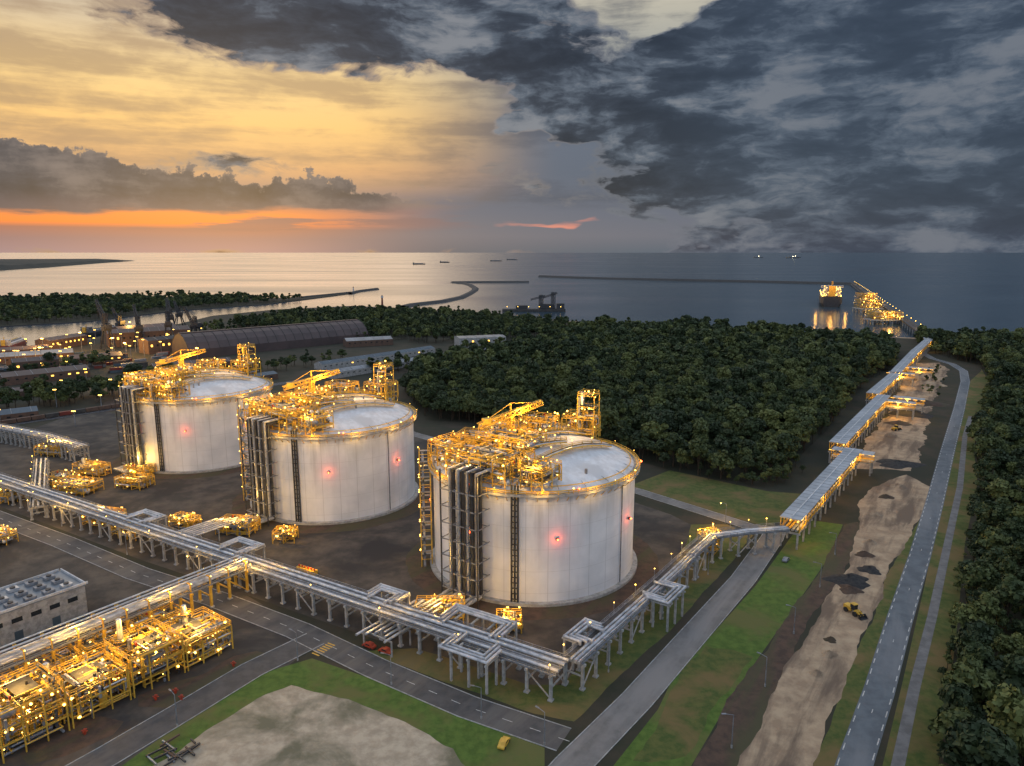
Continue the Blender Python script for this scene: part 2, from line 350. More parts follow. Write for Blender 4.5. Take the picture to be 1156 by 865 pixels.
# ------------------------------------------------------------------ tanks
def pol(r,deg,z):
    a=math.radians(deg); return (r*math.sin(a),r*math.cos(a),z)
def cyl(mb,r0,r1,z0,z1,k,n=96,cap=False):
    vs=[pol(r0,360*i/n,z0) for i in range(n)]+[pol(r1,360*i/n,z1) for i in range(n)]
    fs=[(i,n+i,n+(i+1)%n,(i+1)%n) for i in range(n)]
    if cap: fs.append(tuple(range(n,2*n))[::-1])
    mb.add(vs,fs,k)
def module(mb,o,ang,W,D,H,lv,rng,dens=1.,bulbs=4,z0=0.,ck='yel',rail=True,pk=('pipe','galv','yel','yel')):
    ca,sa=math.cos(ang),math.sin(ang)
    def T(x,y,z): return Vector((o[0]+x*ca-y*sa,o[1]+x*sa+y*ca,z0+z))
    nx=max(1,round(W/5));ny=max(1,round(D/5)); xs=[W*i/nx for i in range(nx+1)];ys=[D*i/ny for i in range(ny+1)]
    hs=[H*(i+1)/lv for i in range(lv)]
    for x in xs:
        for y in ys: mb.beam(T(x,y,0),T(x,y,H),.32,ck)
    for h in hs:
        for x in xs: mb.beam(T(x,0,h),T(x,D,h),.26,ck)
        for y in ys: mb.beam(T(0,y,h),T(W,y,h),.26,ck)
        if rng.random()<.7:
            x0=rng.uniform(0,W*.4);x1=rng.uniform(W*.55,W); y0=rng.uniform(0,D*.4); c=T((x0+x1)/2,y0+D*.3,h+.2); mb.box(c,(x1-x0,D*.55,.1),'grate',ang)
    for x0,x1 in zip(xs,xs[1:]):
        if rng.random()<.6: mb.beam(T(x0,0,0),T(x1,0,hs[0]),.18,ck)
    if rail:
        c=[T(0,0,H+.2),T(W,0,H+.2),T(W,D,H+.2),T(0,D,H+.2)]; mb.rail(c+[c[0]],1.2,ck,.14,3)
    nv=int(W*D/45*dens)+1
    for i in range(nv):
        r=rng.uniform(.6,1.3); L=rng.uniform(3,7); x=rng.uniform(1,max(1.5,W-1));y=rng.uniform(1,max(1.5,D-1)); h=rng.choice([0]+hs[:-1]); k=rng.choice(['pipe','yel','galv'])
        if rng.random()<.5: mb.vessel(T(x,y,h+.8),T(x,y,h+.8+L*.7),r,k)
        else:
            x2=min(W,x+L); mb.vessel(T(max(0,x2-L),y,h+1+r),T(x2,y,h+1+r),r,k)
    for i in range(int(W*D/3.6*dens)):
        r=rng.choice([.14,.18,.25,.36]); x=rng.uniform(0,W);y=rng.uniform(0,D);z=rng.uniform(.5,H+.5); pts=[T(x,y,z)]
        for j in range(4):
            ax=rng.choice('xyz'); 
            if ax=='x': x=rng.uniform(-.5,W+.5)
            elif ax=='y': y=rng.uniform(-.5,D+.5)
            else: z=rng.uniform(.5,H+1)
            pts.append(T(x,y,z))
        mb.pipe(pts,r,rng.choice(pk),6)
    for i in range(int(W*D/8*dens)):
        x=rng.uniform(0,W);y=rng.uniform(0,D);h=rng.choice([0]+hs); mb.beam(T(x,y,h+.3),T(x,y,h+1.3),.5,rng.choice(['dark','yel','red' if rng.random()<.2 else 'galv']))
    out=[]
    for i in range(bulbs):
        h=rng.choice([q-.6 for q in hs]+[H+1.8]); x=rng.uniform(0,W);y=rng.choice([-.2,D+.2,rng.uniform(0,D)])
        p=T(x,y,h); mb.bulb(p,rng.choice([.16,.2,.28,.44])); out.append(p)
    return out
tw=MB(); cyl(tw,39,39,0,40,'tank'); wall_me=tw.mesh('wall',True)
tb=MB(); cyl(tb,41,41,0,1.0,'conc'); cyl(tb,41,39,1.0,1.0,'conc')
cyl(tb,39.02,40.9,38.9,39.3,'conc'); cyl(tb,40.9,40.9,39.3,40.1,'conc'); cyl(tb,40.9,38.4,40.1,40.1,'conc')
base_me=tb.mesh('base_and_ring_beam')
td=MB()
for i in range(12):
    r0=38.4*(1-i/12);r1=38.4*(1-(i+1)/12); f=lambda r:40.1+.6+9.5*(1-(r/38.4)**2)
    cyl(td,r0,max(r1,.01),f(r0),f(r1),'dome',72)
cyl(td,38.4,38.4,40.1,40.7,'dome',72)
dome_me=td.mesh('dome',True)
zd=lambda x,y:40.7+9.5*(1-(math.hypot(x,y)/38.4)**2)
rd=-B; td_=Vector((.815,-.58,0))
rim=MB(); pts=[Vector(pol(40.7,360*i/72,40.1)) for i in range(73)]
for i in range(72):
    for hh in(.6,1.25): rim.beam(pts[i]+Vector((0,0,hh)),pts[i+1]+Vector((0,0,hh)),.18,'yel')
    rim.beam(pts[i],pts[i]+Vector((0,0,1.25)),.18,'yel')
    a=i*5; rim.beam(pol(39,a,37.2),pol(40.8,a,39),.2,'yel')
for i in range(0,72,4):
    dv=R.uniform(-3,3); p=pol(40.9,i*5+dv,42.0); rim.beam(pol(40.9,i*5+dv,40.1),p,.14,'yel'); rim.bulb(p,R.choice([.15,.22,.3]))
for rr,zz,r_ in((39.6,41.0,.22),(37.2,42.0,.18)):
    for i in range(72): rim.tube(pol(rr,i*5,zz),pol(rr,i*5+5,zz),r_,'yel',6)
for i in range(24):
    a=i*15+4; rim.beam(pol(38.5,a,41.2),pol(9,a,50.0-.1),.14,'galv')
rim_me=rim.mesh('rim_walkway')
rs=MB()
for row in range(2):
    for j in range(7):
        off=(j-3)*2.0; r=.5 if (j+row)%3 else .7; rad=41.6+row*1.9
        p=rd*rad+td_*off
        top=45.5+row*1.2
        rs.pipe([Vector((p.x,p.y,1.5)),Vector((p.x,p.y,top)),rd*(26)+td_*off+Vector((0,0,top))],r,'pipe' if (j+row)%2 else 'dark',10)
        rs.pipe([Vector((p.x,p.y,2.2)),p+rd*(6+row*2)+Vector((0,0,2.2))],r,'pipe',8)
for z in range(4,46,6):
    a=rd*39.2;b_=rd*46
    for off in(-8,-2.7,2.7,8): rs.beam(a+td_*off+Vector((0,0,z)),b_+td_*off+Vector((0,0,z)),.3,'galv')
    rs.beam(b_+td_*-8+Vector((0,0,z)),b_+td_*8+Vector((0,0,z)),.35,'galv'); rs.beam(rd*40.3+td_*-8+Vector((0,0,z)),rd*40.3+td_*8+Vector((0,0,z)),.3,'galv')
for off in(-8,-2.7,2.7,8): 
    p=rd*46+td_*off; rs.beam((p.x,p.y,0),(p.x,p.y,47),.4,'dark')
ld=Vector(pol(1,191,0)); lt=Vector((-ld.y,ld.x,0))
for off in(-1.1,1.1,0): 
    p=ld*39.8+lt*off; rs.beam((p.x,p.y,1),(p.x,p.y,43),.5,'dark')
for z in range(2,42,2): rs.beam(ld*39.8+lt*-1.1+Vector((0,0,z)),ld*39.8+lt*1.1+Vector((0,0,z)),.3,'dark')
for k in (128,):
    l2=Vector(pol(1,k,0)); rs.beam(l2*39.3+Vector((0,0,1)),l2*39.3+Vector((0,0,39)),.3,'galv')
riser_me=rs.mesh('pipe_riser')
stt=MB(); sd=Vector(pol(1,262,0)); sdt=Vector((-sd.y,sd.x,0))
for u in(40.2,44.2):
    for w in(-3,3):
        p=sd*u+sdt*w; stt.beam((p.x,p.y,0),(p.x,p.y,46),.3,'yel')
for i,z in enumerate(range(3,46,3)):
    for u in(40.2,44.2): stt.beam(sd*u+sdt*-3+Vector((0,0,z)),sd*u+sdt*3+Vector((0,0,z)),.2,'yel')
    for w in(-3,3): stt.beam(sd*40.2+sdt*w+Vector((0,0,z)),sd*44.2+sdt*w+Vector((0,0,z)),.2,'yel')
    w0=-3 if i%2 else 3; stt.beam(sd*43+sdt*w0+Vector((0,0,z-3)),sd*43+sdt*-w0+Vector((0,0,z)),.9,'galv',.25)
    c=sd*42.2+sdt*(-w0*.8)+Vector((0,0,z)); stt.box(c,(4,1.6,.15),'galv',math.atan2(sd.y,sd.x))
    stt.bulb(sd*44.6+sdt*-w0+Vector((0,0,z+1.2)),.26)
stair_me=stt.mesh('stair_tower')
def roof_mesh(seed):
    rng=random.Random(seed); rf=MB()
    ang=math.atan2(td_.y,td_.x)
    def mod(p,W,D,H,lv,z0,bl,dn=1.,da=0.):
        module(rf,(p.x,p.y),ang+da,W,D,H,lv,rng,dn,bulbs=bl,z0=z0)
    mod(rd*37+td_*-13,26,18,9,2,41,34,1.2)
    mod(rd*20+td_*-13,22,15,7,2,45.5,24,1.25)
    mod(rd*34+td_*13,13,12,7,2,41.5,16,1.2)
    mod(rd*31+td_*-27,14,14,8,2,41.5,18,1.2)
    mod(Vector((-31,-2,0)),14,12,7,2,42.5,16,1.2,.3)
    mod(Vector((-22,12,0)),15,10,6,1,44.5,14,1.1,.3)
    mod(Vector((-6,10,0)),14,9,5,1,49.2,10,1.1,.2)
    mod(Vector((-16,30,0)),16,8,6,2,41.5,12,1.1,.2)
    mod(Vector((4,33,0)),14,6,5,1,41.5,8,1.1,.0)
    mod(Vector((12,17,0)),13,11,9,2,44,16,1.2,.2)
    mod(Vector((18,14,0)),7,7,18,4,45,18,1.0,.2)
    c=Vector((-9,-3,0)); rf.truss(c+Vector((0,0,48)),c+Vector((0,0,58)),1.8,'yel',.35,5)
    rf.truss(c+Vector((-12,-6,56)),c+Vector((12,6,62.5)),1.8,'yel',.35,10)
    rf.beam(c+Vector((0,0,58)),c+Vector((0,0,63.5)),.5,'yel'); rf.beam(c+Vector((0,0,63.5)),c+Vector((12,6,62.5)),.25,'yel'); rf.beam(c+Vector((0,0,63.5)),c+Vector((-12,-6,56)),.25,'yel')
    rf.box(c+Vector((-9,-4.5,57.5)),(3,2.4,2.2),'yel',.46)
    t=Vector((22,15,0))
    for a0,b0 in(((rd*17),t),((rd*10),Vector((-20,10,0))),((rd*20),Vector((6,30,0))),(rd*24+td_*14,Vector((30,2,0))),(rd*17+td_*5,Vector((12,-8,0)))):
        n=8; P=[a0.lerp(b0,i/n) for i in range(n+1)]
        for e in range(n):
            p,q=P[e],P[e+1]; zp=zd(p.x,p.y)+1.4;zq=zd(q.x,q.y)+1.4
            rf.beam((p.x,p.y,zp),(q.x,q.y,zq),1.6,'grate',.15)
            rf.rail([(p.x,p.y+.8,zp),(q.x,q.y+.8,zq)],1.2,'yel',.15,3); rf.rail([(p.x,p.y-.8,zp),(q.x,q.y-.8,zq)],1.2,'yel',.15,3)
            rf.tube((p.x,p.y-1.8,zp),(q.x,q.y-1.8,zq),.4,'pipe',6); rf.tube((p.x,p.y-2.8,zp),(q.x,q.y-2.8,zq),.25,'yel',6)
            rf.beam((p.x,p.y,zp-1.5),(p.x,p.y,zp),.2,'yel')
            if e%2==0: rf.bulb((p.x,p.y+.8,zp+2),.26)
    for i in range(12):
        a=rng.uniform(0,360);r=rng.uniform(8,34); x,y,_=pol(r,a,0); z=zd(x,y); rf.tube((x,y,z-.2),(x,y,z+rng.uniform(.8,2)),rng.uniform(.3,.7),'galv',8)
    for deg in (15,100,160,215,300):
        rf.bulb(pol(41.2,deg,41.8),.4,'redl')
    return rf.mesh('roof_equipment')
TANKS=[(8.5,266),(-88,340),(-185,414)]
for ti,(x,y) in enumerate(TANKS):
    e=empty('lng_storage_tank',(x,y,.02))
    for nm,me in(('wall',wall_me),('base_and_ring_beam',base_me),('dome',dome_me),('rim_walkway',rim_me),('pipe_riser',riser_me),('stair_tower',stair_me),('roof_equipment',roof_mesh(11+ti))):
        o=bpy.data.objects.new(nm,me); COL.objects.link(o); o.parent=e
    for deg in(95,125,152,178,200,236,270,0): plight(pol(43.4,deg,41.2),1500,e,local=True)
    for p,pw in((rd*27+Vector((0,0,58)),10000),(rd*46-td_*6+Vector((0,0,52)),6000),(rd*33+td_*22+Vector((0,0,50)),5500),(rd*27-td_*24+Vector((0,0,54)),6500),(rd*6+Vector((0,0,60)),8000),(Vector((15,7,60)),7500),(Vector((-18,20,56)),6500)):
        plight(p,pw,e,local=True)
    plight(sd*47+Vector((0,0,24)),2200,e,local=True)
    bm_=MB()
    for deg,z in((170,24),(215,24),(120,24),(262,26)):
        p=Vector(pol(39.7,deg,z)); bm_.box(p,(.8,.8,.8),'dark'); bm_.bulb(pol(40.4,deg,z),.42,'redl')
        if deg in(170,120): plight(pol(41.4,deg,z),420,e,(1,.12,.04),True,.2)
    o=bm_.obj('obstruction_lamps'); o.parent=e
# ------------------------------------------------------------------ pipe racks
def rack(name,path,width,zt,pipes,step=7.5,ck='conc',loops=(),tier2=False,lamp=3,power=700,lm=2):
    e=empty(name,(path[0][0],path[0][1],0)); fr=MB(); pp=MB()
    for idx,(x,y,a) in enumerate(walk(path,step,1.5)):
        n=Vector((-math.sin(a),math.cos(a),0)); c=Vector((x,y,0)); w=width/2-.5; d=Vector((math.cos(a),math.sin(a),0))
        for s_ in(-1,1):
            p=c+n*w*s_; fr.beam((p.x,p.y,0),(p.x,p.y,zt-.7),.75,ck); fr.box((p.x,p.y,.25),(1.4,1.4,.5),'conc',a)
            if idx%4==0: fr.beam(p+Vector((0,0,.5)),p+d*step+Vector((0,0,zt-1)),.3,ck)
        fr.beam(c-n*(w+.9)+Vector((0,0,zt-.35)),c+n*(w+.9)+Vector((0,0,zt-.35)),.8,ck,.7)
        fr.beam(c-n*w+Vector((0,0,zt*.5)),c+n*w+Vector((0,0,zt*.5)),.4,ck)
        if tier2:
            for s_ in(-1,1): p=c+n*w*s_; fr.beam((p.x,p.y,zt),(p.x,p.y,zt+3.2),.35,'yel')
            fr.beam(c-n*w+Vector((0,0,zt+3.2)),c+n*w+Vector((0,0,zt+3.2)),.35,'yel')
        if lamp and idx%lamp==0:
            p=c+n*(w+.8); fr.beam((p.x,p.y,zt),(p.x,p.y,zt+3.4),.15,'galv'); fr.bulb((p.x,p.y,zt+3.5),.24)
            if idx%(lm*lamp)==0: plight((p.x,p.y,zt+3.9),power,e)
    for o_ in(-width/2+.4,width/2-.4):
        pa=offs(path,o_)
        for i in range(len(pa)-1):
            fr.beam((*pa[i],zt+.22),(*pa[i+1],zt+.22),.35,'galv',.45)
            fr.rail([(*pa[i],zt+.4),(*pa[i+1],zt+.4)],1.2,'galv',.13,3)
    pa=offs(path,width/2-1.1)
    for i in range(len(pa)-1): fr.beam((*pa[i],zt+.3),(*pa[i+1],zt+.3),1.2,'grate',.1)
    for o_,r in pipes:
        pa=offs(path,o_); pp.pipe([(*p,zt+.25+r) for p in pa],r,'pipe' if r>.36 else 'galv',8)
    if tier2:
        for o_ in(-width*.3,0,width*.25):
            pa=offs(path,o_); pp.pipe([(*p,zt+3.7) for p in pa],.3,'pipe',8)
    for (seg,s0,L,side_,out) in loops:
        p=Vector((*path[seg],0));q=Vector((*path[seg+1],0));d=(q-p).normalized();n=Vector((-d.y,d.x,0))*side_
        for j in range(3):
            r=.45; o0=width/2-1.2-j*1.3
            a0=p+d*(s0+j*1.3)+n*o0+Vector((0,0,zt+.8))
            up=Vector((0,0,1.0)); b0=p+d*(s0+L-j*1.3)+n*o0+Vector((0,0,zt+.8))
            oo=n*(out-j*1.3+(-o0+width/2))
            pp.pipe([a0,a0+up,a0+oo+up,b0+oo+up,b0+up,b0],r,'pipe',8)
        for t in np.arange(0,L+.1,6):
            for w in(width/2+1,width/2+out): 
                c=p+d*(s0+t)+n*w; fr.beam((c.x,c.y,0),(c.x,c.y,zt+.8),.6,ck)
            fr.beam(p+d*(s0+t)+n*(width/2)+Vector((0,0,zt+1)),p+d*(s0+t)+n*(width/2+out+.8)+Vector((0,0,zt+1)),.5,ck)
    fr.obj('support_frames',e); pp.obj('pipes',e); return e
rackL=[(14,176.5),(-98,244),(-143,271),(-257,340),(-340,390)]
rack('pipe_rack',rackL,9.5,7.6,[(-3.4,.5),(-2.1,.35),(-.9,.55),(.5,.3),(1.6,.35),(2.7,.5)],loops=((0,18,16,1,6),(0,22,22,-1,7) ,(0,62,12,-1,5),(1,4,14,-1,7),(2,12,14,-1,6)),lamp=4,power=1200)
rack('pipe_rack',[(16.5,179),(52,228),(66,248)],6.5,8,[(-2.2,.45),(-1,.55),(.4,.45)],step=7.5,loops=((0,44,14,-1,6),(0,8,12,1,4)),lamp=2,lm=3)
rack('pipe_rack',[(66,248),(79,266),(95,271),(112,274)],6.5,8.6,[(-2.2,.45),(-1,.55),(.4,.45)],step=8,lamp=1,power=2500,lm=3)
rack('pipe_rack',[(-97,240),(-150,165),(-190,110)],8,8,[(-3,.5),(-1.8,.4),(-.6,.5),(.8,.4)],step=7,ck='yel',tier2=True,lamp=1,power=3500,lm=4)
rack('pipe_rack',[(-250,398),(-290,425),(-380,470)],9,8,[(-3,.4),(-1,.5),(1,.4),(3,.4)],step=5,lamp=2,lm=5,power=1500)
rack('pipe_rack',[(-215,306),(-262,380)],7,6,[(-2,.4),(0,.5),(2,.4)],step=7,lamp=2,lm=3,power=1500)
for (x,y) in TANKS[:2]:
    mb=MB(); c=Vector((x,y,0))
    for off in(-6,-4,-2,0,2,4):
        p=c+rd*48+td_*off; L=8+abs(off)
        mb.pipe([p+Vector((0,0,2.2)),p+rd*L+Vector((0,0,2.2)),p+rd*L+Vector((0,0,5.5)),p+rd*(L+26)+Vector((0,0,5.5))],.4,'pipe',8)
    for t in(12,20,28,36):
        for off in(-7,5): q=c+rd*(48+t)+td_*off; mb.beam((q.x,q.y,0),(q.x,q.y,5),.4,'conc')
        mb.beam(c+rd*(48+t)+td_*-7+Vector((0,0,4.9)),c+rd*(48+t)+td_*5+Vector((0,0,4.9)),.4,'conc')
    mb.obj('feed_pipes')
# ------------------------------------------------------------------ process modules
def unit(name,o,ang,W,D,H,lv,seed,dens=1.,bulbs=5,lights=2,power=1200):
    rng=random.Random(seed); e=empty(name,(o[0],o[1],0)); mb=MB()
    module(mb,o,ang,W,D,H,lv,rng,dens,bulbs); mb.obj('steel_and_piping',e)
    ca,sa=math.cos(ang),math.sin(ang)
    for i in range(lights):
        x=W*(i+.5)/lights;y=D/2; plight((o[0]+x*ca-y*sa,o[1]+x*sa+y*ca,H+4.5),power,e)
angB=math.atan2(-.815,-.58)
for i in range(6):
    o=Vector((-98,208,0))-B*(i*15.5)
    unit('process_unit',(o.x,o.y),angB,14.5,15,(8,11,9,12.5,9,10)[i],3,100+i,1.5,34,1 if i<5 else 0,7500)
    if i<5: q=o-B*7-A*8; plight((q.x,q.y,6.5),4200)
    o2=Vector((-98,208,0))-B*(i*15.5)-A*6.5
    unit('process_unit',(o2.x,o2.y),angB,13,4.5,3.8,1,200+i,1.6,8,0)
    o3=Vector((-98,208,0))-B*(i*15.5)+A*17
    unit('process_unit',(o3.x+0,o3.y),angB,14,7,5,1,400+i,1.3,8,0)
for i in range(4):
    o=Vector((-98,208,0))-B*(8+i*19)+A*-3; mb=MB(); mb.tube((o.x,o.y,0),(o.x,o.y,14+i%2*4),.9,'pipe',12,.7); mb.rail([(o.x-1.4,o.y-1.4,11),(o.x+1.4,o.y-1.4,11),(o.x+1.4,o.y+1.4,11),(o.x-1.4,o.y+1.4,11),(o.x-1.4,o.y-1.4,11)],1.2,'yel',.14,3); mb.box((o.x,o.y,11),(3,3,.15),'grate'); mb.bulb((o.x+1.6,o.y-1.6,12.4),.3); mb.obj('process_column')
for i,(x,y,an,W,D,H) in enumerate([(-32,214,.0,16,8,4.5),(-5,208,0,8,6,4),(-128,289,-.2,16,9,4.5),(-100,279,0,9,6,4),(-192,300,-.3,16,9,4.5),(-172,286,-.3,14,7,3.5),(-152,297,-.4,12,7,3.5),(-232,342,-.3,20,12,4.5),(-205,350,-.3,16,10,4.5),(-228,282,-.5,18,9,3.5),(-262,300,-.4,18,9,4),(-222,262,-.4,12,6,3),(-285,408,-.2,18,9,5),(-212,372,-.4,14,9,4),(-245,355,-.3,14,9,4),(-240,372,-.3,18,8,5),(-258,330,-.3,16,9,4),(77,266,.3,8,6,8)]):
    unit('valve_skid',(x,y),an,W,D,H,2 if H>4 else 1,300+i,1.6,16,0 if i in(14,5,16) else 1,5500)
# ------------------------------------------------------------------ covered pipe bridge
def trestle(path,w,zt,zd_=7.,name='covered_pipe_bridge',lightstep=34,power=2000,start=6):
    e=empty(name,(path[0][0],path[0][1],0)); fr=MB(); rf=MB(); lp=MB()
    for i in range(len(path)-1):
        rf.beam((*path[i],zt),(*path[i+1],zt),w,'proof',.35)
        rf.beam((*path[i],zt+.3),(*path[i+1],zt+.3),.5,'white',.3)
    for k,(x,y,a) in enumerate(walk(path,5,0)):
        n=Vector((-math.sin(a),math.cos(a),0));c=Vector((x,y,0)); rf.beam(c-n*(w/2+.05)+Vector((0,0,zt+.2)),c+n*(w/2+.05)+Vector((0,0,zt+.2)),.15,'galv',.12)
        for s_ in(-1,1):
            p=c+n*(w/2-.5)*s_; fr.beam((p.x,p.y,zd_),(p.x,p.y,zt-.2),.25,'yel')
        if k%2==0:
            for s_ in(-1,1): p=c+n*(w/2-1)*s_; fr.beam((p.x,p.y,0),(p.x,p.y,zd_),.7,'conc')
            fr.beam(c-n*(w/2)+Vector((0,0,zd_-.4)),c+n*(w/2)+Vector((0,0,zd_-.4)),.7,'conc')
        p=c-n*(w/2-1.2); lp.box((p.x,p.y,zt-.45),(2.8,.4,.18),'strip',a); lp.box((c.x,c.y,zt-.45),(1.2,.3,.15),'strip',a)
    for o_ in(-w/2+.5,w/2-.5):
        pa=offs(path,o_)
        for i in range(len(pa)-1):
            fr.beam((*pa[i],zd_),(*pa[i+1],zd_),.4,'galv',.6); fr.rail([(*pa[i],zd_+.3),(*pa[i+1],zd_+.3)],1.2,'yel',.14,5)
    for o_ in(-2.5,-1,.5,2):
        fr.pipe([(*p,zd_+.9) for p in offs(path,o_)],.5,'pipe' if o_<0 else 'yel',8)
    fr.obj('frames_and_pipes',e); rf.obj('roof_panels',e); lp.obj('strip_lamps',e)
    for x,y,a in walk(path,lightstep,start):
        n=Vector((-math.sin(a),math.cos(a),0)); p=Vector((x,y,0))-n*(w/2+.8); plight((p.x,p.y,zt-1.8),power,e)
trestle([(114,275),(190,380)],8.5,12.5)
trestle([(186,392),(284,530)],9,12.5)
trestle([(278,536),(345,628)],9,12.5)
trestle([(348,634),(452,785)],9,12.5,power=3000,lightstep=50)
for (x,y) in((180,384),(276,515),(290,528),(378,668),(345,640)):
    trestle([(x,y),(x+17,y-12)],8,11.8,name='bridge_side_bay',lightstep=99,power=5500,start=10)
trestle([(452,785),(520,880),(586,1010)],9,12,power=3000,lightstep=90)
# jetty
mb=MB(); jp=[(586,1010),(1260,2647)]
e=empty('jetty',(586,1010,0))
mb.beam((586,1005,6),(1260,2647,6),14,'rock',1.2); mb.beam((582,1012,7.6),(1256,2649,7.6),4,'dark',1.6)
for x,y,a in walk(jp,30): mb.tube((x-4,y,-4),(x-4,y,5.5),1,'conc'); mb.tube((x+4,y,-4),(x+4,y,5.5),1,'conc')
for x,y,a in walk(jp,55): mb.beam((x+6,y,6),(x+6,y,13),.5,'galv'); mb.bulb((x+6,y,13),.7)
mb.obj('deck_and_piles',e)
for x,y,a in walk(jp,260,60): plight((x+4,y,13),3500,e,(1,.6,.25))
def box_unit(name,x,y,W,D,H,seed,lights=1,power=22000):
    rng=random.Random(seed); e=empty(name,(x,y,0)); mb=MB(); mb.box((x+W/2,y+D/2,5.8),(W+6,D+6,1.6),'conc')
    for i in range(4):
        for j in range(3): mb.tube((x+W*i/3,y+D*j/2,-4),(x+W*i/3,y+D*j/2,5),1.2,'conc')
    module(mb,(x,y),0,W,D,H,3,rng,.35,30,6.6,'yel'); 
    mb.box((x+W*.3,y+D*.4,10),(W*.3,D*.4,7),'conc')
    for i in range(16): mb.bulb((x+W*rng.random(),y-1,8+H*rng.random()),.8)
    mb.obj('platform_and_steel',e)
    for i in range(lights): plight((x+W*(i+.5)/lights,y-8,H+8),power,e)
box_unit('jetty_platform',612,1200,50,26,12,5)
box_unit('jetty_platform',640,1260,30,20,9,8,0)
box_unit('jetty_platform',708,1440,42,30,16,6)
box_unit('jetty_platform',790,1600,30,40,20,7)
# ------------------------------------------------------------------ LNG carrier
def ship(name,loc,ang,L,Bm,Hh,lit,hk='redw',sk='white',tr=True):
    e=empty(name,loc); mb=MB(); ca,sa=math.cos(ang),math.sin(ang)
    def T(x,y,z): return (loc[0]+x*ca-y*sa,loc[1]+x*sa+y*ca,loc[2]+z)
    st=[(-.5,.72,.2),(-.46,.9,.05),(-.38,1,0),(-.1,1,0),(.2,1,0),(.34,.9,0),(.43,.55,.03),(.48,.22,.08),(.5,.03,.14)]
    vs=[];
    for t,w,rz in st:
        hw=Bm/2*w; top=Hh*(1+rz*.8)
        for s_ in(-1,1): vs+= [T(t*L,s_*hw*.75,-2),T(t*L,s_*hw,Hh*.35),T(t*L,s_*hw,top)]
    fs=[];n=6
    for i in range(len(st)-1):
        a=i*n;b_=a+n
        for k in(0,1): fs+=[(a+k,b_+k,b_+k+1,a+k+1),(a+3+k,a+4+k,b_+4+k,b_+3+k)]
        fs.append((a+2,b_+2,b_+5,a+5))
    fs+=[(0,1,2,5,4,3)]
    mb.add(vs,fs,hk); h7=min(7,Hh*.4)
    for i in range(4):
        cx=(-.24+i*.165)*L; mb.box(T(cx,0,Hh+h7/2),(L*.15,Bm*.72,h7),sk,ang); mb.tube(T(cx,0,Hh+h7),T(cx,0,Hh+h7*1.5),Bm*.03,'yel')
    mb.beam(T(-.3*L,Bm*.3,Hh+h7+.8),T(.33*L,Bm*.3,Hh+h7+.8),1.2,'yel'); mb.beam(T(-.3*L,0,Hh+h7+.8),T(.33*L,0,Hh+h7+.8),1.5,'galv')
    sx=-.41*L; q=Bm/46
    mb.box(T(sx,0,Hh+9*q),(L*.1,Bm*.8,18*q),sk,ang); mb.box(T(sx,0,Hh+20*q),(L*.08,Bm*.75,4*q),sk,ang); mb.box(T(sx+L*.005,0,Hh+24*q),(L*.055,Bm*1.0,4*q),sk,ang)
    for dk in range(5): mb.box(T(sx,0,Hh+(3+dk*3.4)*q),(L*.103,Bm*.78,1.1*q),'glass',ang); 
    mb.box(T(sx+L*.005,0,Hh+24.6*q),(L*.057,Bm*.98,1.3*q),'glass',ang)
    mb.box(T(sx-L*.06,0,Hh+13*q),(L*.03,Bm*.3,26*q),'yel',ang); mb.truss(T(sx,0,Hh+26*q),T(sx,0,Hh+36*q),2.2*q,'yel',.5*q,4)
    mb.truss(T(.44*L,0,Hh+2),T(.44*L,0,Hh+18*q),1.6*q,'yel',.5*q,4)
    if lit:
        for i in range(50):
            mb.bulb(T(R.uniform(-.48,.45)*L,R.choice((-1,1))*Bm*.44,Hh+R.uniform(2,5)),.9)
        for i in range(40): mb.bulb(T(sx-L*.055,R.uniform(-.4,.4)*Bm,Hh+R.uniform(2,26)),.9)
    mb.obj('hull_and_superstructure',e); return e,T
e,T=ship('gas_carrier_ship',(762,1708,-1),math.atan2(.925,.38),270,46,20,True,'dark')
for x,y,z,pw in((-150,0,52,22000),(-142,-30,34,12000),(-142,30,34,12000),(-40,0,46,45000)):
    plight(T(x,y,z),pw,e,(1,.46,.08),r=2)
for (x,y,L,a) in((-900,6950,120,.1),(-760,8117,110,.2),(-205,9258,150,0),(0,10700,160,0),(5343,13700,260,.1),(5900,15000,260,0),(5000,14600,200,0)):
    e,T=ship('cargo_ship',(x,y,-1),a,L,20,8,False,'dark','galv')
    if x>2000: mb=MB(); mb.bulb((x,y-15,32),7,'bulbw'); mb.obj('deck_lamp',e)
ship('moored_coaster',(-640,905,-1),1.9,85,14,6,False,'redw','white'); ship('moored_coaster',(-615,1060,-1),1.6,100,15,6,False,'dark','galv')
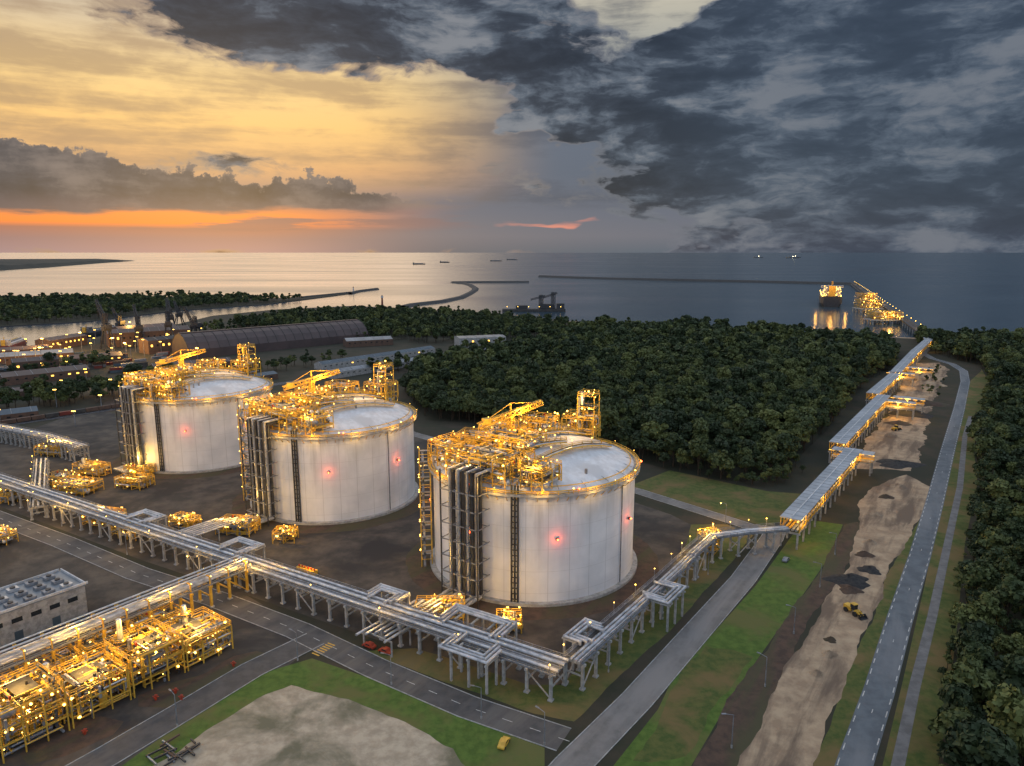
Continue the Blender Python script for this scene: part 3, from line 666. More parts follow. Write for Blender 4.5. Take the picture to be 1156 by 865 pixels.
# ------------------------------------------------------------------ port on the left
def gable(name,p,q,w,h,rh,rk,wk='conc',arch=False,win=True,lit=.12):
    p=Vector((*p,0));q=Vector((*q,0));d=(q-p).normalized();n=Vector((-d.y,d.x,0)); mb=MB(); e=empty(name,p)
    prof=[(-1,0),(-1,h)]+([(-.8,h+rh*.45),(-.5,h+rh*.8),(-.2,h+rh*.97),(.2,h+rh*.97),(.5,h+rh*.8),(.8,h+rh*.45)] if arch else [(0,h+rh)])+[(1,h),(1,0)]
    vs=[];m_=len(prof)
    for c in(p,q):
        for a,z in prof: vs.append(c+n*(a*w/2)+Vector((0,0,z)))
    for i in range(m_-1):
        mb.add([vs[i],vs[i+1],vs[m_+i+1],vs[m_+i]],[(0,1,2,3)],wk if i in(0,m_-2) else rk)
    mb.add(vs[:m_],[tuple(range(m_))],wk); mb.add(vs[m_:],[tuple(range(m_))],wk)
    L=(q-p).length
    for i in range(int(L/7)):
        if win:
            for s_ in(-1,1): c=p+d*(i*7+4)+n*s_*(w/2+.03); mb.box((c.x,c.y,h*.62),(2.2,.12,h*.16),'strip' if R.random()<lit else 'glass',math.atan2(d.y,d.x))
    for i in range(int(L/12)+1):
        c=p+d*i*12
        if arch:
            for (a0,z0),(a1,z1) in zip(prof[1:-1],prof[2:-1]): mb.beam(c+n*(a0*w/2)+Vector((0,0,z0+.1)),c+n*(a1*w/2)+Vector((0,0,z1+.1)),.6,'rock')
        else: mb.beam(c+Vector((0,0,h+rh+.1)),c+n*w/2+Vector((0,0,h+.1)),.3,'galv'); mb.beam(c+Vector((0,0,h+rh+.1)),c-n*w/2+Vector((0,0,h+.1)),.3,'galv')
    if arch: mb.beam(p+Vector((0,0,h+rh)),q+Vector((0,0,h+rh)),5,'brown',1.6)
    mb.obj('walls_and_roof',e)
    return e
gable('storage_hall',(-385,815),(-215,985),52,10,17,'brown','brown',arch=True,win=False)
gable('long_shed',(-176,672),(52,938),12,6,2.5,'roof','conc')
gable('long_shed',(-200,722),(-98,850),14,6,2.5,'blue','conc')
gable('long_shed',(60,950),(110,1010),12,7,3,'roof','conc')
gable('warehouse',(-71,905),(-12,925),26,12,1,'roof','conc')
gable('warehouse',(-215,905),(-160,930),22,8,3,'roof','brick')
gable('warehouse',(-470,640),(-420,690),25,8,3,'brown','brick',lit=.5)
gable('warehouse',(-560,760),(-500,800),30,9,3,'roof','brick',lit=.5)
gable('warehouse',(-480,760),(-440,790),24,7,3,'brown','brick',lit=.5)
gable('warehouse',(-400,470),(-350,510),16,6,2.5,'blue','brick')
gable('warehouse',(-430,560),(-400,600),16,6,2.5,'brown','brick')
gable('warehouse',(-360,700),(-300,745),20,7,3,'brown','brick')
gable('warehouse',(-600,820),(-560,850),20,7,3,'brown','brick',lit=.5)
gable('warehouse',(-500,700),(-470,725),18,12,3,'brown','brick',lit=.5)
gable('warehouse',(-260,640),(-230,675),14,5,2,'blue','brick')
gable('warehouse',(-580,870),(-570,930),22,12,3,'brown','brick',lit=.6)
gable('warehouse',(-440,840),(-410,880),24,16,3,'rock','brick',lit=.5)
gable('warehouse',(-550,980),(-500,1040),28,14,4,'brown','brick',lit=.5)
def crane(x,y,h,a):
    e=empty('harbour_crane',(x,y,0)); mb=MB(); d=Vector((math.cos(a),math.sin(a),0));n=Vector((-d.y,d.x,0)); c=Vector((x,y,0))
    for i in(-1,1):
        for j in(-1,1): mb.beam(c+d*7*i+n*7*j,c+d*3*i+n*3*j+Vector((0,0,h*.4)),1.3,'dark')
    mb.box((x,y,h*.4+2),(10,9,5),'dark',a); mb.box((x-d.x*6,y-d.y*6,h*.4+5),(8,7,5),'dark',a)
    mb.truss(c+Vector((0,0,h*.4+4)),c+Vector((0,0,h*.75)),3.5,'dark',.7,4)
    mb.truss(c+d*2+Vector((0,0,h*.42)),c+d*h*.45+Vector((0,0,h)),2.6,'dark',.6,8)
    mb.beam(c+Vector((0,0,h*.75)),c+d*h*.45+Vector((0,0,h)),.4,'dark'); mb.beam(c+Vector((0,0,h*.75)),c-d*10+Vector((0,0,h*.45)),.5,'dark')
    mb.beam(c+d*h*.45+Vector((0,0,h)),c+d*h*.45+Vector((0,0,h*.3)),.25,'dark')
    mb.obj('legs_cab_and_jib',e)
for x,y,h,a in((-505,880,60,2.4),(-478,905,52,2.2),(-452,930,58,2.0),(-430,960,45,2.6),(-560,1010,40,2.5),(-540,940,50,2.3),(-520,1080,46,2.1),(-545,1160,40,2.3)): crane(x,y,h,a)
gable('warehouse',(-520,905),(-440,960),30,18,4,'brown','brick')
rm=random.Random(21)
masts=[(-520,850,24),(-470,830,20),(-560,840,18),(-440,800,18),(-345,770,16),(-350,640,16),(-500,745,20),(-540,1000,22)]+[(rm.uniform(-600,-420),rm.uniform(690,1000),rm.uniform(8,20)) for _ in range(54)]+[(rm.uniform(-400,-280),rm.uniform(480,680),rm.uniform(8,14)) for _ in range(12)]
for i,(x,y,h) in enumerate(masts):
    e=empty('light_mast',(x,y,0)); mb=MB(); mb.tube((x,y,0),(x,y,h),.35,'galv',6,.2); mb.box((x,y,h),(3,.5,.5),'galv')
    for s_ in(-1,0,1): mb.bulb((x+s_,y-.5,h+.1),.75 if i<8 else .45)
    mb.obj('mast',e)
    if i<8: plight((x,y-1,h+3),60000 if i not in(4,5) else 15000,e,(1,.50,.09))
mb=MB(); mb.tube((-281,1540,0),(-281,1540,22),2.5,'redw',12,1.8); mb.tube((-281,1540,22),(-281,1540,26),3,'white',12,2.4); mb.tube((-281,1540,26),(-281,1540,28),2.2,'dark',12,.3); mb.obj('lighthouse')
mb=MB(); mb.tube((-478,2150,0),(-478,2150,14),2,'white',12,1.4); mb.tube((-478,2150,14),(-478,2150,17),2.2,'redw',12,.5); mb.obj('lighthouse')
e=empty('loading_quay',(30,1440,0)); mb=MB(); mb.box((45,1470,1),(130,22,5),'rock'); mb.box((80,1540,1),(18,150,5),'rock')
for x in range(-15,110,12): mb.tube((x,1462,-4),(x,1462,0),1.2,'dark')
for x,h in((60,32),(85,38)):
    mb.truss((x,1470,3),(x,1470,h),6,'dark',.9,4); mb.truss((x-22,1470,h*.7),(x+8,1470,h*.95),3,'dark',.8,5)
mb.box((20,1470,7),(24,12,8),'dark'); mb.box((100,1470,9),(16,12,12),'dark'); mb.box((70,1470,9),(30,12,10),'dark')
for i in range(6): mb.bulb((-10+i*22,1458,9),.7)
mb.obj('deck_and_loader',e)
mb=MB()
for i in range(90):
    x=-600+R.uniform(0,220);y=700+R.uniform(0,120)
    for k in range(R.randint(1,2)): mb.box((x,y,1.4+k*2.7),(12,2.5,2.6),R.choice(['redw','blue','galv','rock','brick']),.7)
mb.obj('container_stack')
e=empty('railway_track',(-300,500,0)); mb=MB()
for k in range(5):
    o_=k*6; P=[(-420+o_,420+o_*.6),(-330+o_,520+o_*.6),(-200+o_,665+o_*.6),(-100+o_,770)]
    strip(mb,P,3.2,.06,'dirt')
    for s_ in(-.75,.75):
        pa=offs(P,s_)
        for i in range(3): mb.beam((*pa[i],.2),(*pa[i+1],.2),.2,'galv')
mb.obj('rails_and_ballast',e)
mb=MB()
for j in range(22):
    t=j/22; x=-396+130*t;y=432+145*t+8; mb.box((x,y,2.4),(8.4,2.8,2.6),R.choice(['brick','rock','redw','dark']),math.atan2(145,130)); mb.box((x,y,.8),(7.6,2,.5),'dark',math.atan2(145,130))
mb.obj('freight_train')
# ------------------------------------------------------------------ control building
e=empty('control_building',(-150,215,0)); mb=MB(); P0=Vector((-143,222,0)); W_,L_=18,52
c=P0+A*W_/2-B*L_/2; mb.box((c.x,c.y,5),(L_,W_,10),'conc',ANG_B); mb.box((c.x,c.y,10.15),(L_+.6,W_+.6,.3),'roof',ANG_B)
for s_ in(-1,1):
    q=c+A*(W_/2+.1)*s_; mb.box((q.x,q.y,10.7),(L_+.6,.4,.8),'white',ANG_B); q=c+B*(L_/2+.1)*s_; mb.box((q.x,q.y,10.7),(.4,W_-.3,.8),'white',ANG_B)
for i in range(9):
    for j in range(3):
        q=c+B*(-L_/2+4+i*5.4)+A*(-6+j*5.5); mb.box((q.x,q.y,10.9),(3.2,2.4,1.0),'galv' if (i*3+j)%4 else 'pipe',ANG_B); mb.tube((q.x,q.y,11.4),(q.x,q.y,11.8),.8,'dark',10)
for i in range(9):
    q=c+B*(-L_/2+4+i*5.4)-A*(W_/2+.04); mb.box((q.x,q.y,6.5),(3,.12,1.5),'glass',ANG_B); 
    if i%2: mb.box((q.x,q.y,1.4),(2.4,.14,2.8),'blue',ANG_B)
for i in range(3): q=c+B*(L_/2+.04)+A*(-5+i*5); mb.box((q.x,q.y,6.5),(.12,3,1.5),'glass',ANG_B)
mb.obj('walls_roof_windows',e)
# ------------------------------------------------------------------ street lamps
def lamp(x,y,a,h=9,lit=False):
    mb=MB(); mb.tube((x,y,0),(x,y,h),.16,'galv',8,.09); d=Vector((math.cos(a),math.sin(a),0))
    mb.beam((x,y,h),(x+d.x*2,y+d.y*2,h+.35),.12,'galv'); mb.box((x+d.x*2.4,y+d.y*2.4,h+.35),(1.1,.4,.18),'galv',a); mb.tube((x,y,0),(x,y,.8),.25,'conc',8)
    if lit: mb.bulb((x+d.x*2.4,y+d.y*2.4,h+.1),.3)
    o=mb.obj('street_lamp'); 
    if lit: plight((x+d.x*2.4,y+d.y*2.4,h-.5),2200,o)
for x,y,l in((71,180,0),(54,155,0),(90,208,0),(112,240,0),(130,268,0),(-8,166,0),(-34,181,0),(-64,193,0),(-86,163,0),(8,156,0),(28,187,0),(50,217,0),(74,250,0),(-118,246,1),(-155,268,1),(-200,298,1),(96,302,1),(60,340,0),(20,372,1),(-30,420,0)): lamp(x,y,R.uniform(2.2,3.2),lit=bool(l))
# ------------------------------------------------------------------ vehicles
def car(name,x,y,a,k):
    mb=MB(); ca,sa=math.cos(a),math.sin(a); T=lambda u,v,w:(x+u*ca-v*sa,y+u*sa+v*ca,w+.06)
    prof=[(-2.2,.35),(-2.25,.8),(-2.0,1.0),(-1.5,1.05),(-1.0,1.55),(.5,1.58),(1.15,1.05),(2.0,.92),(2.25,.7),(2.25,.35)]
    n=len(prof); vs=[T(u,-.88,w) for u,w in prof]+[T(u,.88,w) for u,w in prof]
    mb.add(vs,[tuple(range(n)),tuple(range(n,2*n))[::-1]]+[(i,n+i,n+(i+1)%n,(i+1)%n) for i in range(n)],k)
    for s_ in(-1,1):
        for u in(-1.4,1.45): mb.tube(T(u,s_*.75,.33),T(u,s_*.95,.33),.34,'tyre',12)
        mb.add([T(-1.0,s_*.9,1.05),T(.95,s_*.9,1.05),T(.45,s_*.9,1.48),T(-.85,s_*.9,1.48)],[(0,1,2,3)],'glass')
    mb.add([T(1.12,-.7,1.12),T(1.12,.7,1.12),T(.56,.7,1.57),T(.56,-.7,1.57)],[(0,1,2,3)],'glass')
    mb.obj(name)
for x,y,a in((-44,200,2.6),(-38.5,197,2.6)): car('parked_car',x,y,a,'red')
car('parked_car',108,262,.9,'galv'); car('parked_car',-2,156,1.2,'yel')
def hydrant(x,y):
    mb=MB(); mb.tube((x,y,0),(x,y,1.4),.35,'red',10); mb.tube((x,y,1.4),(x,y,1.7),.35,'red',10,.1)
    for a in(0,1.57,3.14,4.7): mb.tube((x,y,1),(x+.8*math.cos(a),y+.8*math.sin(a),1),.18,'red',8)
    mb.obj('fire_hydrant')
for x,y in((-93,177),(-90,174),(-97,174),(-108,160),(-82,190)): hydrant(x,y)
def loader(x,y,a):
    e=empty('wheel_loader',(x,y,0)); mb=MB(); ca,sa=math.cos(a),math.sin(a); T=lambda u,v,w:(x+u*ca-v*sa,y+u*sa+v*ca,w)
    mb.box(T(-1.6,0,1.7),(3,2.2,1.3),'yel',a); mb.box(T(.3,0,2.6),(1.6,1.7,1.8),'glass',a); mb.box(T(.3,0,3.6),(1.8,1.9,.2),'yel',a); mb.box(T(1.8,0,1.4),(1.6,1.6,.9),'yel',a)
    for u in(-1.9,1.8):
        for s_ in(-1,1): mb.tube(T(u,s_*.9,.8),T(u,s_*1.45,.8),.8,'tyre',14)
    for s_ in(-.6,.6): mb.beam(T(1.6,s_,2),T(3.8,s_,.9),.3,'yel')
    vs=[T(3.7,-1.5,.2),T(3.7,1.5,.2),T(3.7,-1.5,1.5),T(3.7,1.5,1.5),T(4.9,-1.5,.2),T(4.9,1.5,.2)]
    mb.add(vs,[(0,1,3,2),(0,4,5,1),(0,2,4),(1,5,3)],'dark'); mb.obj('body_wheels_bucket',e)
loader(115,221,-1.2); loader(262,470,.5); loader(310,548,2.)
def heap(name,x,y,r,h,k,sx=1.):
    mb=MB(); n=28; vs=[];rings=9
    for i in range(rings+1):
        t=i/rings
        for j in range(n):
            a=6.283*j/n; rr=r*(1-t)*(1+.18*math.sin(3*a+x)+.1*math.sin(7*a+y)); vs.append((x+rr*math.cos(a)*sx,y+rr*math.sin(a),h*(t**.8)*(1+.2*R.uniform(-1,1)) if i else 0))
    mb.add(vs,[(i*n+j,i*n+(j+1)%n,(i+1)*n+(j+1)%n,(i+1)*n+j) for i in range(rings) for j in range(n)],k); mb.obj(name,smooth=True)
heap('coal_heap',125,245,6,2.2,'coal',1.3); heap('coal_heap',137,254,4,1.5,'coal'); heap('soil_heap',122,238,4,1.3,'dirt'); heap('coal_heap',300,520,14,3,'coal'); heap('soil_heap',330,556,12,3,'dirt',1.4); heap('coal_heap',222,392,9,2,'coal',1.4); heap('sand_heap',380,640,14,4,'sand')
for x,y,r,k in((96,196,2.0,'sand'),(100,204,1.6,'dirt'),(88,186,1.6,'sand'),(142,268,3,'dirt'),(150,280,2.4,'sand'),(168,312,3,'sand'),(186,336,3,'dirt'),(200,352,4,'sand'),(250,455,6,'sand'),(275,490,7,'dirt'),(350,600,8,'sand')): heap('soil_heap',x,y,r,1.1+r*.12,k,1.2)
mb=MB()
for i in range(16): mb.box((-82+R.uniform(-4.5,4.5),153+R.uniform(-4,4),.4+R.uniform(0,.5)),(R.uniform(2,6),.35,R.uniform(.3,.5)),R.choice(['dark','dark','galv','brick']),R.choice([.9,-.6])+R.uniform(-.15,.15))
mb.obj('steel_beam_stack')
mb=MB()
for i in range(6):
    p=Vector((-78,252,0))+A*(i*1.6-4); mb.box((p.x,p.y,.9),(1.1,2.4,1.6),'yel',ANG_A); mb.tube((p.x,p.y,1.7),(p.x,p.y,2.4),.35,'red',8)
mb.obj('pump_row'); plight((-76,250,4.5),1200)
# ------------------------------------------------------------------ trees
def treemesh(seed,h,cr,nleaf=1100,ls=.68):
    rng=np.random.RandomState(seed); r=random.Random(seed); mb=MB()
    mb.tube((0,0,-.3),(0,0,h*.45),.32,'bark',6,.2); mb.tube((0,0,h*.45),(r.uniform(-.4,.4),r.uniform(-.4,.4),h*.85),.2,'bark',5,.05)
    lobes=[]
    nl=10
    for i in range(nl):
        a=6.283*i/nl*1.9+r.uniform(-.4,.4); t=r.uniform(.3,.98) if i else 1.
        rad=cr*(.72 if t<.7 else .42)*r.uniform(.75,1.15) if i else 0
        c=np.array([math.cos(a)*rad,math.sin(a)*rad,h*(.34+.54*t)]); s=cr*r.uniform(.28,.5)
        lobes.append((c,s)); mb.tube((0,0,h*r.uniform(.25,.5)),tuple(c),.14,'bark',4,.04)
    lobes.append((np.array([0,0,h*.58]),cr*.58))
    w=np.array([s**2 for c,s in lobes]); w/=w.sum(); idx=rng.choice(len(lobes),nleaf,p=w)
    d=rng.normal(size=(nleaf,3)); d/=np.linalg.norm(d,axis=1)[:,None]; d[:,2]=np.where(d[:,2]<-.3,-d[:,2],d[:,2])
    rad=rng.uniform(.65,1.22,nleaf)
    C=np.array([lobes[i][0] for i in idx])+d*(np.array([lobes[i][1] for i in idx])*rad)[:,None]*np.array([1,1,.85])
    nrm=d+rng.normal(size=(nleaf,3))*.55; nrm/=np.linalg.norm(nrm,axis=1)[:,None]
    t1=np.cross(nrm,rng.normal(size=(nleaf,3))); t1/=np.linalg.norm(t1,axis=1)[:,None]; t2=np.cross(nrm,t1)
    s=rng.uniform(.45,1.2,nleaf)[:,None]*ls
    V=np.stack([C-t1*s-t2*s*.6,C+t1*s-t2*s*.7,C+t1*s*.8+t2*s,C-t1*s*.7+t2*s*.8],1).reshape(-1,3)
    o=len(mb.v); mb.v+=[tuple(v) for v in V.tolist()]; k=mb.mi('leaf')
    mb.f+=[[o+4*i,o+4*i+1,o+4*i+2,o+4*i+3] for i in range(nleaf)]; mb.m+=[k]*nleaf
    return mb.mesh('broadleaf_tree')
def scatter_group(nleaf,ls):
    tc_=bpy.data.collections.new('forest_trees')
    for i,(h,cr) in enumerate(((15,4.8),(18,5.4),(12,4.2),(17,4.0),(14,6.2),(20,6.0),(19,3.4))):
        o=bpy.data.objects.new('tree_%s'%'abcdefg'[i],treemesh(40+i,h,cr,nleaf,ls)); tc_.objects.link(o)
    ng=bpy.data.node_groups.new('tree_scatter','GeometryNodeTree')
    ng.interface.new_socket('Geometry',in_out='INPUT',socket_type='NodeSocketGeometry'); ng.interface.new_socket('Geometry',in_out='OUTPUT',socket_type='NodeSocketGeometry')
    gi=ng.nodes.new('NodeGroupInput');go=ng.nodes.new('NodeGroupOutput'); ip=ng.nodes.new('GeometryNodeInstanceOnPoints'); ci=ng.nodes.new('GeometryNodeCollectionInfo')
    ci.inputs['Collection'].default_value=tc_; ci.inputs['Separate Children'].default_value=True; ci.inputs['Reset Children'].default_value=True
    ip.inputs['Pick Instance'].default_value=True
    def na(t,nm):
        n=ng.nodes.new('GeometryNodeInputNamedAttribute'); n.data_type=t; n.inputs['Name'].default_value=nm; return n.outputs[0]
    L_=ng.links.new
    L_(gi.outputs[0],ip.inputs['Points']); L_(ci.outputs[0],ip.inputs['Instance']); L_(na('INT','idx'),ip.inputs['Instance Index']); L_(na('FLOAT_VECTOR','rot'),ip.inputs['Rotation']); L_(na('FLOAT_VECTOR','scl'),ip.inputs['Scale']); L_(ip.outputs[0],go.inputs[0])
    return ng
NG_near=scatter_group(1150,.64); NG_far=scatter_group(280,1.25)
def inside(x,y,P):
    c=False;j=len(P)-1
    for i in range(len(P)):
        xi,yi=P[i];xj,yj=P[j]
        if (yi>y)!=(yj>y) and x<(xj-xi)*(y-yi)/(yj-yi)+xi: c=not c
        j=i
    return c
def forest(name,P,sp_,smin=.75,smax=1.15,floor=True,seed=1,keep=1.,zf=.04,far=False):
    r=random.Random(seed); xs=[p[0] for p in P];ys=[p[1] for p in P]; pts=[];y=min(ys)
    while y<max(ys):
        x=min(xs)
        while x<max(xs):
            px=x+r.uniform(-.55,.55)*sp_;py=y+r.uniform(-.55,.55)*sp_
            if inside(px,py,P) and r.random()<keep: pts.append((px,py,0))
            x+=sp_
        y+=sp_
    me=bpy.data.meshes.new(name); me.from_pydata(pts,[],[]); n=len(pts)
    a=me.attributes.new('idx','INT','POINT'); a.data.foreach_set('value',[r.randrange(7) for _ in range(n)])
    a=me.attributes.new('rot','FLOAT_VECTOR','POINT'); v=[]
    for _ in range(n): v+=[r.uniform(-.06,.06),r.uniform(-.06,.06),r.uniform(0,6.28)]
    a.data.foreach_set('vector',v)
    a=me.attributes.new('scl','FLOAT_VECTOR','POINT'); v=[]
    for _ in range(n):
        s=(smin+(smax-smin)*r.random()**1.3)*(1+.14*math.sin(pts[_][0]*.04)*math.cos(pts[_][1]*.033)); w=r.uniform(.85,1.2); v+=[s*w,s*w,s]
    a.data.foreach_set('vector',v)
    o=bpy.data.objects.new(name,me); COL.objects.link(o); md=o.modifiers.new('scatter','NODES'); md.node_group=NG_far if far else NG_near
    if floor: sheet('forest_floor',P,zf,'floor')
forest('forest',[(-62,500),(-96,613),(-88,650),(400,735),(330,650),(262,545),(215,470),(170,405),(146,372),(118,360),(90,378),(70,402),(13,465),(-30,492)],6.6,.55,1.3,seed=2)
forest('forest',[(-88,650),(-93,700),(-40,790),(40,900),(95,1000),(140,1090),(288,1050),(445,960),(480,900),(440,800),(400,735)],7,.6,1.3,seed=22,far=True,zf=.042)
forest('forest',[(502,752),(440,640),(345,505),(286,425),(236,340),(190,275),(146,210),(114,165),(80,105),(200,80),(330,260),(520,520),(700,700)],6.2,.55,1.2,seed=3,zf=.045,keep=.97)
forest('forest',[(560,980),(512,880),(500,775),(502,752),(700,700),(800,760),(900,860),(720,935)],7,.5,1.2,seed=33,zf=.046,far=True)
forest('forest',[(-420,1330),(-330,1420),(-250,1430),(-186,1390),(-32,1290),(92,1150),(130,1120),(60,1020),(-20,950),(-60,1000),(-200,1010),(-300,1050),(-420,1100),(-470,1200)],10,seed=4,smin=.6,smax=1.05,far=True)
forest('forest',[(-3000,950),(-1500,930),(-850,1170),(-760,1260),(-715,1480),(-590,1660),(-530,1830),(-655,1790),(-855,1900),(-1039,1830),(-1233,1750),(-1400,1680),(-2500,1500)],15,seed=5,smin=.7,smax=1.1,floor=False,far=True)
forest('tree_row',[(-420,535),(-310,640),(-285,615),(-330,560),(-405,510)],8,seed=6,smin=.8,smax=1.35,floor=False,keep=.85)
forest('tree_row',[(-330,640),(-200,800),(-180,785),(-285,630)],9,seed=7,smin=.6,smax=1.0,floor=False,keep=.7)
forest('tree_row',[(-560,620),(-440,760),(-425,745),(-520,610)],10,seed=8,smin=.6,smax=1.0,floor=False,keep=.7)
forest('tree_row',[(-150,700),(-60,830),(20,930),(40,910),(-40,800),(-120,690)],9,seed=9,smin=.5,smax=.9,floor=False,keep=.7,far=True)
forest('tree_row',[(-240,1000),(-60,985),(-30,940),(-100,935),(-250,960)],10,seed=10,smin=.7,smax=1.0,floor=False,keep=.8,far=True)
forest('tree_row',[(-520,480),(-420,420),(-380,440),(-430,520)],9,seed=13,smin=.6,smax=1.0,floor=False,keep=.8)
forest('tree_row',[(-480,1060),(-400,1040),(-400,1100),(-480,1180)],12,seed=14,smin=.6,smax=.9,floor=False,keep=.6,far=True)
forest('shrubs',[(88,383),(118,366),(146,378),(168,405),(160,375),(140,348),(115,352)],5,seed=11,smin=.25,smax=.55,floor=False,keep=.8)
forest('shrubs',[(330,560),(400,680),(440,740),(450,725),(410,660),(345,560)],7,seed=12,smin=.2,smax=.4,floor=False,keep=.4)
forest('shrubs',[(88,118),(112,156),(146,206),(192,272),(240,340),(233,340),(186,274),(140,208),(106,160),(82,118)],3.2,seed=15,smin=.12,smax=.38,floor=False,keep=.7)
# ------------------------------------------------------------------ sky
w=bpy.data.worlds.new('World'); S.world=w; w.use_nodes=True; nt=w.node_tree; nt.nodes.clear(); N=nt.nodes.new; Lk=nt.links.new
def setin(s,v):
    if isinstance(v,(int,float)): s.default_value=v
    else: Lk(v,s)
def mt(op,a,b=None,c=None,clamp=False):
    n=N('ShaderNodeMath'); n.operation=op; n.use_clamp=clamp
    for i,v in enumerate((a,b,c)):
        if v is not None: setin(n.inputs[i],v)
    return n.outputs[0]
def smooth(v,a,b,lo=0.,hi=1.):
    n=N('ShaderNodeMapRange'); n.interpolation_type='SMOOTHSTEP'; setin(n.inputs[0],v); n.inputs[1].default_value=a;n.inputs[2].default_value=b;n.inputs[3].default_value=lo;n.inputs[4].default_value=hi; return n.outputs[0]
def mixc(f,a,b):
    n=N('ShaderNodeMix'); n.data_type='RGBA'; setin(n.inputs[0],f)
    for i,v in((6,a),(7,b)):
        if isinstance(v,tuple): n.inputs[i].default_value=(*v,1)
        else: Lk(v,n.inputs[i])
    return n.outputs[2]
def ramp(v,st):
    r=N('ShaderNodeValToRGB'); el=r.color_ramp.elements
    el[0].position=st[0][0]; el[0].color=(*st[0][1],1); el[1].position=st[-1][0]; el[1].color=(*st[-1][1],1)
    for p,c in st[1:-1]: e_=el.new(p); e_.color=(*c,1)
    Lk(v,r.inputs[0]); return r.outputs[0]
tc=N('ShaderNodeTexCoord'); sx=N('ShaderNodeSeparateXYZ'); Lk(tc.outputs['Generated'],sx.inputs[0])
dx,dy,dz=sx.outputs
az=mt('MULTIPLY',mt('ARCTAN2',dx,dy),57.2958); el=mt('MULTIPLY',mt('ARCSINE',dz),57.2958)
def noise(sa,se,off=0.,detail=8,rough=.6,dist=0.,warp=None):
    cv=N('ShaderNodeCombineXYZ'); a_=mt('MULTIPLY',az,sa); e_=mt('MULTIPLY',el,se)
    if warp is not None: a_=mt('ADD',a_,warp[0]); e_=mt('ADD',e_,warp[1])
    Lk(a_,cv.inputs[0]);Lk(e_,cv.inputs[1]); cv.inputs[2].default_value=off
    n=N('ShaderNodeTexNoise'); n.inputs['Scale'].default_value=1; n.inputs['Detail'].default_value=detail; n.inputs['Roughness'].default_value=rough; n.inputs['Distortion'].default_value=dist
    Lk(cv.outputs[0],n.inputs['Vector']); return n.outputs[0]
w1=mt('MULTIPLY',mt('SUBTRACT',noise(.08,.18,3.1,4),.5),.9); w2=mt('MULTIPLY',mt('SUBTRACT',noise(.08,.18,7.7,4),.5),.9)
azw=mt('ADD',az,mt('MULTIPLY',w1,16.)); elw=mt('ADD',el,mt('MULTIPLY',w2,6.))
def E(a0,e0,ra,re,warped=True):
    A_,E_=(azw,elw) if warped else (az,el)
    q=mt('ADD',mt('POWER',mt('ABSOLUTE',mt('DIVIDE',mt('SUBTRACT',A_,a0),ra)),2.),mt('POWER',mt('ABSOLUTE',mt('DIVIDE',mt('SUBTRACT',E_,e0),re)),2.))
    return smooth(q,1.0,0.0)
def absum(items):
    s=None
    for k,e_ in items:
        v=mt('MULTIPLY',e_,k); s=v if s is None else mt('ADD',s,v)
    return s
n1=noise(.11,.27,0.,9,.60,.0,(w1,w2)); n2=noise(.14,.38,5.5,8,.60,.0,(w2,w1)); n3=noise(.06,.6,9.2,8,.6)
ee=mt('DIVIDE',el,30.,clamp=True)
warm=ramp(ee,[(0,(.30,.22,.25)),(.03,(.26,.17,.19)),(.055,(.36,.15,.12)),(.066,(.98,.24,.05)),(.090,(.95,.27,.06)),(.110,(.50,.20,.12)),(.125,(.22,.17,.19)),(.2,(.72,.40,.18)),(.3,(.98,.60,.21)),(.40,(.95,.66,.28)),(.5,(.68,.54,.36)),(.65,(.5,.47,.40)),(1,(.35,.38,.42))])
cool=ramp(ee,[(0,(.10,.135,.175)),(.04,(.145,.16,.20)),(.1,(.125,.145,.195)),(.2,(.11,.135,.185)),(.35,(.13,.155,.205)),(.47,(.34,.35,.33)),(.6,(.54,.50,.40)),(.75,(.5,.48,.42)),(1,(.35,.38,.42))])
low=smooth(el,5.,2.5)
base=mixc(smooth(mt('ADD',az,mt('MULTIPLY',low,8.)),4.,-13.),cool,warm)
tex=mt('MULTIPLY',smooth(mt('ADD',mt('MULTIPLY',n3,.55),mt('MULTIPLY',n2,.45)),.43,.60),mt('MULTIPLY',smooth(el,3.0,4.0),.68))
base=mixc(tex,base,mixc(smooth(az,3.,-13.),(.070,.085,.122),(.36,.24,.15)))
base=mixc(mt('MULTIPLY',smooth(n3,.49,.58),mt('MULTIPLY',E(-20.,2.4,22.,1.2,False),.9)),base,(.20,.13,.145))
base=mixc(mt('MULTIPLY',E(3.,2.25,5.,.35),smooth(n3,.4,.6)),base,(.78,.28,.20))
bias=absum([(.36,E(-11,18.5,23,7.8)),(.28,E(7,11.8,12,3.8)),(.38,E(34,9,28,18)),(.18,E(20,12,16,8)),(-.24,E(9,18.5,8,3.2)),(-.26,E(-22,9.6,24,4)),(-.34,E(-20,2.0,34,2.2,False)),(.15,E(20,5.0,16,2.6)),(.22,E(3.5,9.2,4.5,1.)),(.14,E(12,7,9,3.5))])
D=mt('ADD',n1,bias); mask=smooth(D,.52,.61); thick=smooth(D,.56,.80)
ccol=ramp(smooth(n2,.34,.65),[(0,(.016,.024,.042)),(.4,(.034,.047,.073)),(.72,(.095,.12,.16)),(1,(.21,.225,.255))])
ccol=mixc(mt('MULTIPLY',smooth(az,6.,22.),.38),ccol,(.060,.088,.135))
edge=mixc(smooth(az,10.,-14.),(.15,.17,.21),(.40,.29,.21))
ccol=mixc(smooth(thick,.28,0.,0,.8),ccol,edge)
front=mixc(mask,base,ccol)
nl_=noise(.22,.24,12.,8,.60); nb=noise(.08,.5,15.,6,.6)
top=mt('ADD',mt('ADD',mt('MULTIPLY',az,-.12),3.3),mt('MULTIPLY',mt('SUBTRACT',nl_,.5),8.5))
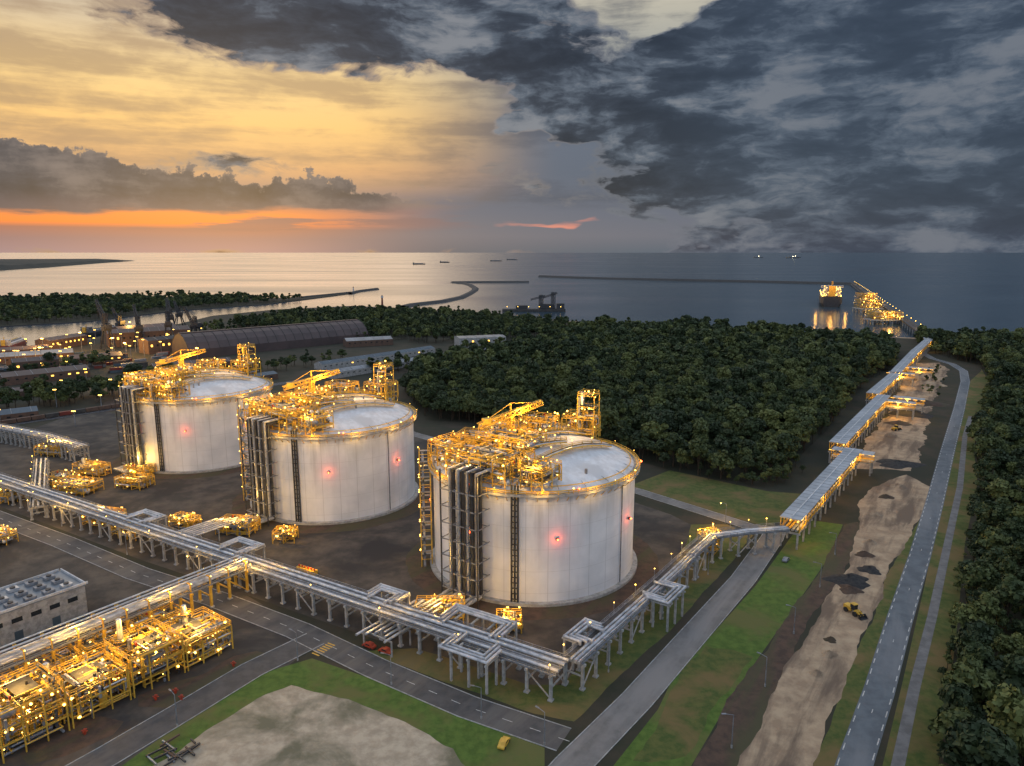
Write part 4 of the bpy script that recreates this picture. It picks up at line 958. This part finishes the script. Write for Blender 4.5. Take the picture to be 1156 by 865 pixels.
bank=mt('MULTIPLY',mt('MULTIPLY',smooth(mt('SUBTRACT',top,el),0.,.20),smooth(mt('ADD',el,mt('MULTIPLY',mt('SUBTRACT',nb,.5),3.)),2.7,3.3)),smooth(mt('ADD',az,mt('MULTIPLY',nb,5.)),-4.,-9.))
bcol=ramp(smooth(mt('ADD',mt('MULTIPLY',n2,.5),mt('MULTIPLY',nl_,.5)),.38,.62),[(0,(.028,.035,.055)),(.5,(.06,.066,.09)),(1,(.17,.15,.155))])
bcol=mixc(smooth(mt('SUBTRACT',top,el),.4,0.,0,.55),bcol,(.26,.21,.19))
bcol=mixc(smooth(el,4.2,2.8,0,.6),bcol,(.14,.115,.14))
front=mixc(bank,front,bcol)
over_fill=mixc(smooth(noise(.03,.05,2.,2),.35,.7),(.42,.51,.68),(.73,.81,.93))  # overhead and rear sky made brighter than natural, added as fill light
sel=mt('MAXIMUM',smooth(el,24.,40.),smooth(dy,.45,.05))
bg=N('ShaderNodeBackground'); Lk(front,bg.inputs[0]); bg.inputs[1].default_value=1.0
bgo=N('ShaderNodeBackground'); Lk(over_fill,bgo.inputs[0]); bgo.inputs[1].default_value=1.0
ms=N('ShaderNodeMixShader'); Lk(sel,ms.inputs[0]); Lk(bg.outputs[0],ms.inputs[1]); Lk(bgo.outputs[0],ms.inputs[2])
sky=N('ShaderNodeTexSky'); sky.sky_type='NISHITA'; sky.sun_disc=False; sky.sun_elevation=math.radians(6); sky.sun_rotation=math.radians(-22)
bg2=N('ShaderNodeBackground'); Lk(sky.outputs[0],bg2.inputs[0]); bg2.inputs[1].default_value=.004
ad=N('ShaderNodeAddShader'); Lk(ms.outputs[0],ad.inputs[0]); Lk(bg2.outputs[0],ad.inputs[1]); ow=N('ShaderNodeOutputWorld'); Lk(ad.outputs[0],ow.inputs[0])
sl=bpy.data.lights.new('sun','SUN'); sl.energy=.6; sl.angle=math.radians(60); sl.color=(1,.78,.55); so=bpy.data.objects.new('sun',sl); COL.objects.link(so)
sd_=Vector((math.sin(math.radians(-30))*math.cos(math.radians(22)),math.cos(math.radians(-30))*math.cos(math.radians(22)),math.sin(math.radians(22))))
so.rotation_euler=sd_.to_track_quat('Z','Y').to_euler()
# ------------------------------------------------------------------ camera
cd=bpy.data.cameras.new('camera'); cam=bpy.data.objects.new('camera',cd); COL.objects.link(cam); cam.location=(0,0,120); cam.rotation_euler=(math.radians(90-10.5),0,0)
cd.sensor_width=36; cd.lens=24.91; cd.clip_start=1; cd.clip_end=200000; S.camera=cam
S.view_settings.view_transform='Standard'; S.view_settings.look='None'; S.view_settings.exposure=0
